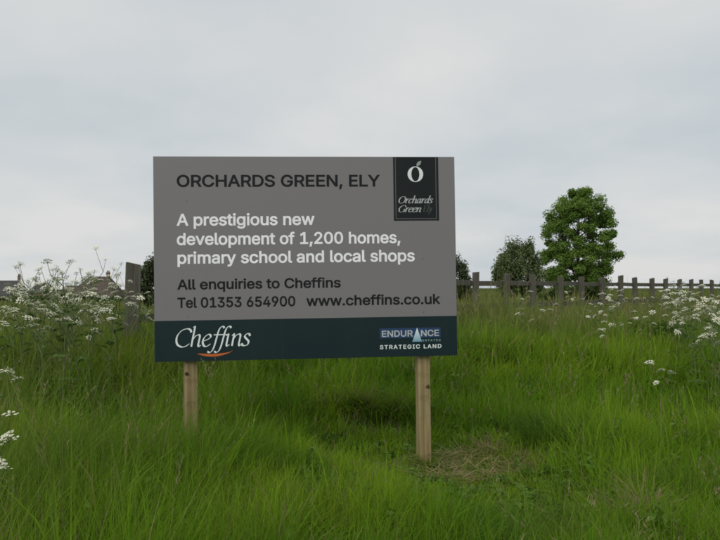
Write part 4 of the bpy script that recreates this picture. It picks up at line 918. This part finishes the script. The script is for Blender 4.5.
def script(name, text, u0, u1, v0, cap, mat, d, nib, angle, hair, slant, tight=0.0, parent=None):
    strokes, pen = [], 0.0
    for ch in text:
        adv, ss = LET[ch]
        for s in ss:
            closed = s[-1] == '*'
            pts = spline(s[:-1] if closed else s, closed) if len(s) > 2 else [np.array(s[0]) * (1 - t) + np.array(s[1]) * t for t in np.linspace(0, 1, 6)]
            strokes.append([np.array([p[0] + pen + slant * p[1], p[1]]) for p in pts])
        pen += adv - tight
    xs = [p[0] for s in strokes for p in s]
    lo, hi = min(xs), max(xs)
    sx = (u1 - u0) / (hi - lo); sy = cap / 0.67
    nv = np.array([math.cos(angle), math.sin(angle)]) * nib * cap / 2
    vs, fs = [], []
    for k, s in enumerate(strokes):
        Q = [np.array([u0 + (p[0] - lo) * sx, v0 + p[1] * sy]) for p in s]
        base = len(vs)
        for i, q in enumerate(Q):
            tdir = Q[min(i + 1, len(Q) - 1)] - Q[max(i - 1, 0)]
            tdir = tdir / (np.linalg.norm(tdir) + 1e-9)
            nrm = np.array([-tdir[1], tdir[0]])
            w = max(abs(float(np.dot(nv, nrm))), hair * cap / 2)
            dd = d + 0.00025 * (k % 4)
            vs += [bl(*(q + nrm * w), dd), bl(*(q - nrm * w), dd)]
        for i in range(len(Q) - 1):
            a = base + 2 * i
            fs.append((a, a + 1, a + 3, a + 2))
    return link(name, mesh_from(name, vs, fs, mat), parent or sign)

script('script_lettering', 'Cheffins', 0.172, 0.752, 0.117, 0.143, M['logo_print'], 0.0020, 0.118, math.radians(28), 0.040, 0.20, 0.015)
script('script_lettering', 'Orchards', 1.974, 2.253, 1.2565, 0.055, M['script_print'], 0.0020, 0.17, 0.0, 0.045, 0.34, 0.03)
script('script_lettering', 'Green', 1.973, 2.153, 1.1835, 0.055, M['script_print'], 0.0020, 0.17, 0.0, 0.045, 0.34, 0.03)
script('script_lettering', 'Ely', 2.172, 2.248, 1.1835, 0.055, M['faint_print'], 0.0020, 0.20, 0.0, 0.05, 0.34, 0.0)
# the swash under the name
top, bot = [], []
for t in np.linspace(0, 1, 21):
    u = 0.335 + (0.612 - 0.335) * t
    v = 0.060 - 0.030 * math.sin(math.pi * min(1, t / 0.95) * 0.62) * (1 - t) ** 0.4 + 0.020 * t ** 2
    w = 0.0105 * math.sin(math.pi * t ** 0.8) + 0.0008
    top.append((u, v + w)); bot.append((u, v - w))
sheet('orange_swash', [[bot[i], bot[i + 1], top[i + 1], top[i]] for i in range(20)], M['orange_print'], 0.0020)
# round O with a leaf: outer and inner ovals
def oval(cx, cy, rx, ry, n=40):
    return [(cx + rx * math.cos(2 * math.pi * k / n), cy + ry * math.sin(2 * math.pi * k / n)) for k in range(n)]
o1, o2 = oval(2.1125, 1.4955, 0.0645, 0.064), oval(2.1125, 1.4955, 0.0335, 0.0585)
sheet('letter_mark', [[o1[k], o1[(k + 1) % 40], o2[(k + 1) % 40], o2[k]] for k in range(40)], M['logo_print'], 0.0020)
lf = []
for t in np.linspace(0, 1, 9): lf.append((2.122 + 0.040 * t + 0.010 * math.sin(math.pi * t), 1.560 + 0.046 * t - 0.009 * math.sin(math.pi * t)))
for t in np.linspace(1, 0, 9)[1:-1]: lf.append((2.122 + 0.040 * t - 0.011 * math.sin(math.pi * t), 1.560 + 0.046 * t + 0.010 * math.sin(math.pi * t)))
sheet('leaf_mark', [lf], M['leaf_print'], 0.0020)
# the estates mark
sheet('blue_panel', [[(1.798, 0.152), (2.302, 0.152), (2.302, 0.233), (1.798, 0.233)]], M['blue_print'], 0.0020)
sheet('triangle_mark', [[(2.066, 0.120), (2.146, 0.120), (2.107, 0.234)]], gradient_mat('triangle_print', (0.16, 0.36, 0.46), (0.72, 0.80, 0.82), BZ + 0.125 - BH / 2, BZ + 0.22 - BH / 2), 0.0034)
text_mesh('lettering', 'ENDUR', 1.816, 2.072, 0.163, 0.052, M['script_print'], 0.0027)
text_mesh('lettering', 'NCE', 2.138, 2.288, 0.163, 0.052, M['script_print'], 0.0027)
text_mesh('lettering', 'ESTATES', 2.150, 2.301, 0.121, 0.016, M['estates_print'], 0.0020, track=0.14)
text_mesh('lettering', 'STRATEGIC LAND', 1.799, 2.307, 0.064, 0.033, M['logo_print'], 0.0020, track=0.10)

M['post_a'] = wood_mat('sawn_post_wood_pale', (0.20, 0.152, 0.066), (0.33, 0.268, 0.138), (0.12, 0.09, 0.042), knots=[(0.030, -0.05, 0.58, 0.024)])
M['post_b'] = wood_mat('sawn_post_wood_split', (0.19, 0.145, 0.065), (0.32, 0.255, 0.132), (0.075, 0.058, 0.032), knots=[(-0.036, -0.05, 0.735, 0.026)])
for u, wd, rz, mk in ((0.262, 0.098, 0.34, 'post_b'), (2.163, 0.102, 0.13, 'post_a')):
    bm = bmesh.new()
    box_data(bm, (0, 0, 0.85), (wd, 0.098, 2.9))
    bmesh.ops.bevel(bm, geom=list(bm.edges), offset=0.005, segments=1, affect='EDGES')
    o = bm_obj('post', bm, M[mk], sign)
    o.location = (u - BW / 2, 0.080, 0.0)
    o.rotation_euler = (0, 0, rz)
# screws that hold the board
for u in (0.262, 2.163):
    for v in (0.36, 0.80, 1.28):
        bm = bmesh.new()
        tube_data(bm, [(0, 0, 0), (0, -0.002, 0)], [0.0055, 0.0045], 8)
        o = bm_obj('screw', bm, M['board_edge'], sign)
        o.location = bl(u, v, -0.0005)

# ------------------------------------------------------------------ cow parsley
def umbel_mesh(name, seed):
    """a flat-topped flower head: rays that end in small clusters of white florets"""
    r = random.Random(seed)
    bm = bmesh.new()
    n = r.randint(11, 15)
    tips = []
    for k in range(n):
        a = 2.4 * k + r.uniform(-0.3, 0.3); rad = 0.046 * math.sqrt((k + 0.5) / n) * r.uniform(0.85, 1.15)
        tip = Vector((math.cos(a) * rad, math.sin(a) * rad, 0.036 - 9.0 * rad * rad + r.uniform(-0.005, 0.005)))
        tube_data(bm, [(0, 0, 0), tip], [0.0011, 0.0007], 3)
        tips.append(tip)
    nstem = len(bm.faces)
    for tip in tips:
        for q in range(9):
            a = 2.4 * q; rad = 0.0088 * math.sqrt(q / 9) * r.uniform(0.9, 1.2)
            c = tip + Vector((math.cos(a) * rad, math.sin(a) * rad, 0.003 + r.uniform(-0.0015, 0.002)))
            s = r.uniform(0.0026, 0.0044); b0 = r.uniform(0, 6.28)
            top = bm.verts.new(c + Vector((0, 0, 0.0012)))
            ring = [bm.verts.new(c + Vector((math.cos(b0 + i * 1.2566) * s, math.sin(b0 + i * 1.2566) * s, r.uniform(-0.0016, 0.0008)))) for i in range(5)]
            for i in range(5): bm.faces.new((top, ring[i], ring[(i + 1) % 5]))
    me = bpy.data.meshes.new(name)
    bm.to_mesh(me); bm.free()
    me.materials.append(M['umbel']); me.materials.append(M['parsley_stem'])
    for i in range(nstem): me.polygons[i].material_index = 1
    return me
UMB = [umbel_mesh('umbel', 100 + k) for k in range(6)]

def fern_leaf(bm, base, az, length, r):
    d = Vector((math.cos(az), math.sin(az), 0.45)).normalized(); s = Vector((-math.sin(az), math.cos(az), 0))
    for k in range(9):
        t = (k + 1) / 9
        c = base + d * length * t + Vector((0, 0, -0.25 * length * t * t))
        w = length * 0.42 * (1 - t * 0.85)
        for sg in (-1, 1):
            e = c + s * sg * w + d * w * 0.5 + Vector((0, 0, r.uniform(-0.02, 0.01)))
            m1 = c.lerp(e, 0.5) + d * w * 0.10; m2 = c.lerp(e, 0.45) - d * w * 0.10 + Vector((0, 0, 0.012))
            v = [bm.verts.new(p) for p in (c, m2, e, m1)]
            bm.faces.new(v)

def parsley_proto(seed, nb):
    """returns stem bmesh data, leaf data and umbel places for a plant one metre tall"""
    r = random.Random(seed)
    bs, bl_ = bmesh.new(), bmesh.new()
    heads = []
    pts = [Vector((0, 0, 0))]
    lean = Vector((r.uniform(-0.10, 0.10), r.uniform(-0.10, 0.10), 0))
    for k in range(1, 6):
        t = k / 5
        pts.append(Vector((lean.x * t + r.uniform(-0.012, 0.012), lean.y * t + r.uniform(-0.012, 0.012), 0.95 * t)))
    tube_data(bs, pts, [0.0052, 0.0048, 0.0042, 0.0036, 0.0028, 0.0018], 5)
    heads.append(pts[-1])
    for b in range(nb):
        t = 0.52 + 0.38 * b / max(nb - 1, 1) + r.uniform(-0.03, 0.03)
        i = min(int(t * 5), 4); p0 = pts[i].lerp(pts[i + 1], t * 5 - i)
        a = b * 2.4 + r.uniform(-0.5, 0.5)
        ln = r.uniform(0.16, 0.34) * (1.25 - 0.5 * t)
        e = p0 + Vector((math.cos(a) * ln * 0.62, math.sin(a) * ln * 0.62, ln * r.uniform(0.7, 1.15)))
        m = p0.lerp(e, 0.5) + Vector((math.cos(a), math.sin(a), 0)) * 0.03
        tube_data(bs, [p0, m, e], [0.0028, 0.0022, 0.0014], 4)
        heads.append(e)
        if r.random() < 0.75:
            a2 = a + r.uniform(0.6, 1.4) * r.choice((-1, 1))
            e2 = m + Vector((math.cos(a2) * 0.10, math.sin(a2) * 0.10, r.uniform(0.06, 0.16)))
            tube_data(bs, [m, e2], [0.0018, 0.0012], 4)
            heads.append(e2)
        if b % 2 == 0: fern_leaf(bl_, p0, a + 0.8, r.uniform(0.07, 0.12), r)
    for k in range(5): fern_leaf(bl_, Vector((0, 0, 0.06 + 0.05 * k)), k * 1.3, r.uniform(0.14, 0.22), r)
    ms = bpy.data.meshes.new('stem'); bs.to_mesh(ms); bs.free(); ms.materials.append(M['parsley_stem'])
    ml = bpy.data.meshes.new('leaves'); bl_.to_mesh(ml); bl_.free(); ml.materials.append(M['parsley_leaf'])
    return ms, ml, heads
PROTO = [parsley_proto(200 + k, nb) for k, nb in enumerate((7, 8, 6, 9, 7, 3))]

pr = random.Random(77)
def parsley(px, py_top, dist, label, group=None, kind=None):
    x = at(px, dist); z0 = gz(x, dist)
    h = max(0.3, zat(py_top, dist) - z0)
    ms, ml, heads = PROTO[pr.randrange(5) if kind is None else kind]
    root = empty('cow_parsley', (x, dist, z0 - 0.01), pr.uniform(0, 6.28))
    tag(root, label, 'wildflower', group)
    sc = h / 0.985
    root.scale = (max(sc, 0.62),) * 2 + (sc,)
    link('stem', ms, root); link('leaves', ml, root)
    for e in heads:
        u = link('umbel', UMB[pr.randrange(6)], root, e)
        k = pr.uniform(0.55, 0.98) / max(sc, 0.62)
        u.scale = (k * 1.05, k * 1.05, k * root.scale[0] / sc)
        u.rotation_euler = (pr.gauss(0, 0.38), pr.gauss(0, 0.38), pr.uniform(0, 6.28))
    return root
LL = 'white-flowered cow parsley in the dense stand left of the end fence post'
for px, py, d in [(18, 289, 6.6), (30, 287, 6.2), (38, 275, 6.8), (46, 280, 6.4), (55, 276, 7.0), (62, 285, 5.8), (70, 278, 6.6), (75, 268, 6.3),
                  (82, 282, 7.2), (90, 267, 6.7), (96, 288, 6.0), (103, 289, 6.6), (110, 283, 7.4), 
                  (116, 281, 6.9), (34, 290, 7.6), (66, 288, 7.7), (90, 294, 7.3), (22, 288, 7.2), (44, 288, 6.0), (60, 290, 6.3), (84, 290, 6.1), (106, 294, 6.3), (8, 298, 6.8), (72, 293, 6.9)]:
    parsley(px, py, d, LL, 'cow parsley left of the sign')
LR = 'white-flowered cow parsley in the stand at the right edge of the photo'
for px, py, d in [(690, 291, 7.6), (701, 297, 7.2), (709, 300, 6.8), (716, 292, 7.4), (721, 308, 6.6), (697, 307, 6.9), (712, 322, 6.2), (729, 300, 7.0), (738, 296, 7.4), (684, 303, 7.9), (676, 297, 8.3)]:
    parsley(px, py, d, LR, 'cow parsley at the right edge')
parsley(668, 285, 10.5, 'white-flowered cow parsley just left of the right-edge stand, in front of the fence', kind=3)
parsley(682, 292, 9.5, 'white-flowered cow parsley between the right-edge stand and the dark leafy weeds', kind=0)
parsley(618, 290, 11.5, 'cow parsley with flat white heads in front of the fence right of the tall tree', kind=0)
parsley(607, 297, 11.0, 'low white cow parsley in front of the fence below the tall tree', kind=2)
parsley(657, 369, 6.4, 'short white cow parsley alone in the open grass below the dark leafy weeds', kind=5)
parsley(523, 313, 9.0, 'lone white flower head in the grass close to the right side of the sign', kind=5)
parsley(-7, 369, 3.2, 'cow parsley with the upper of two white heads at the left edge', kind=5)
parsley(-8, 438, 2.8, 'cow parsley with the lower of two white heads at the left edge', kind=2)
LM = 'small white cow parsley scattered in the meadow between the sign and the right-edge stand'
for px, py, d in [(530, 296, 11.5), (552, 309, 9.5), (566, 296, 12.0), (588, 303, 11.0), (598, 315, 9.2), (611, 307, 9.8), (640, 303, 10.0), (648, 316, 8.8), (632, 322, 8.4), (605, 328, 8.0), (655, 296, 11.0)]:
    parsley(px, py, d, LM, 'cow parsley scattered in the meadow', kind=5)
parsley(147, 297, 7.8, 'white-flowered cow parsley between the end fence post and the sign board', kind=0)
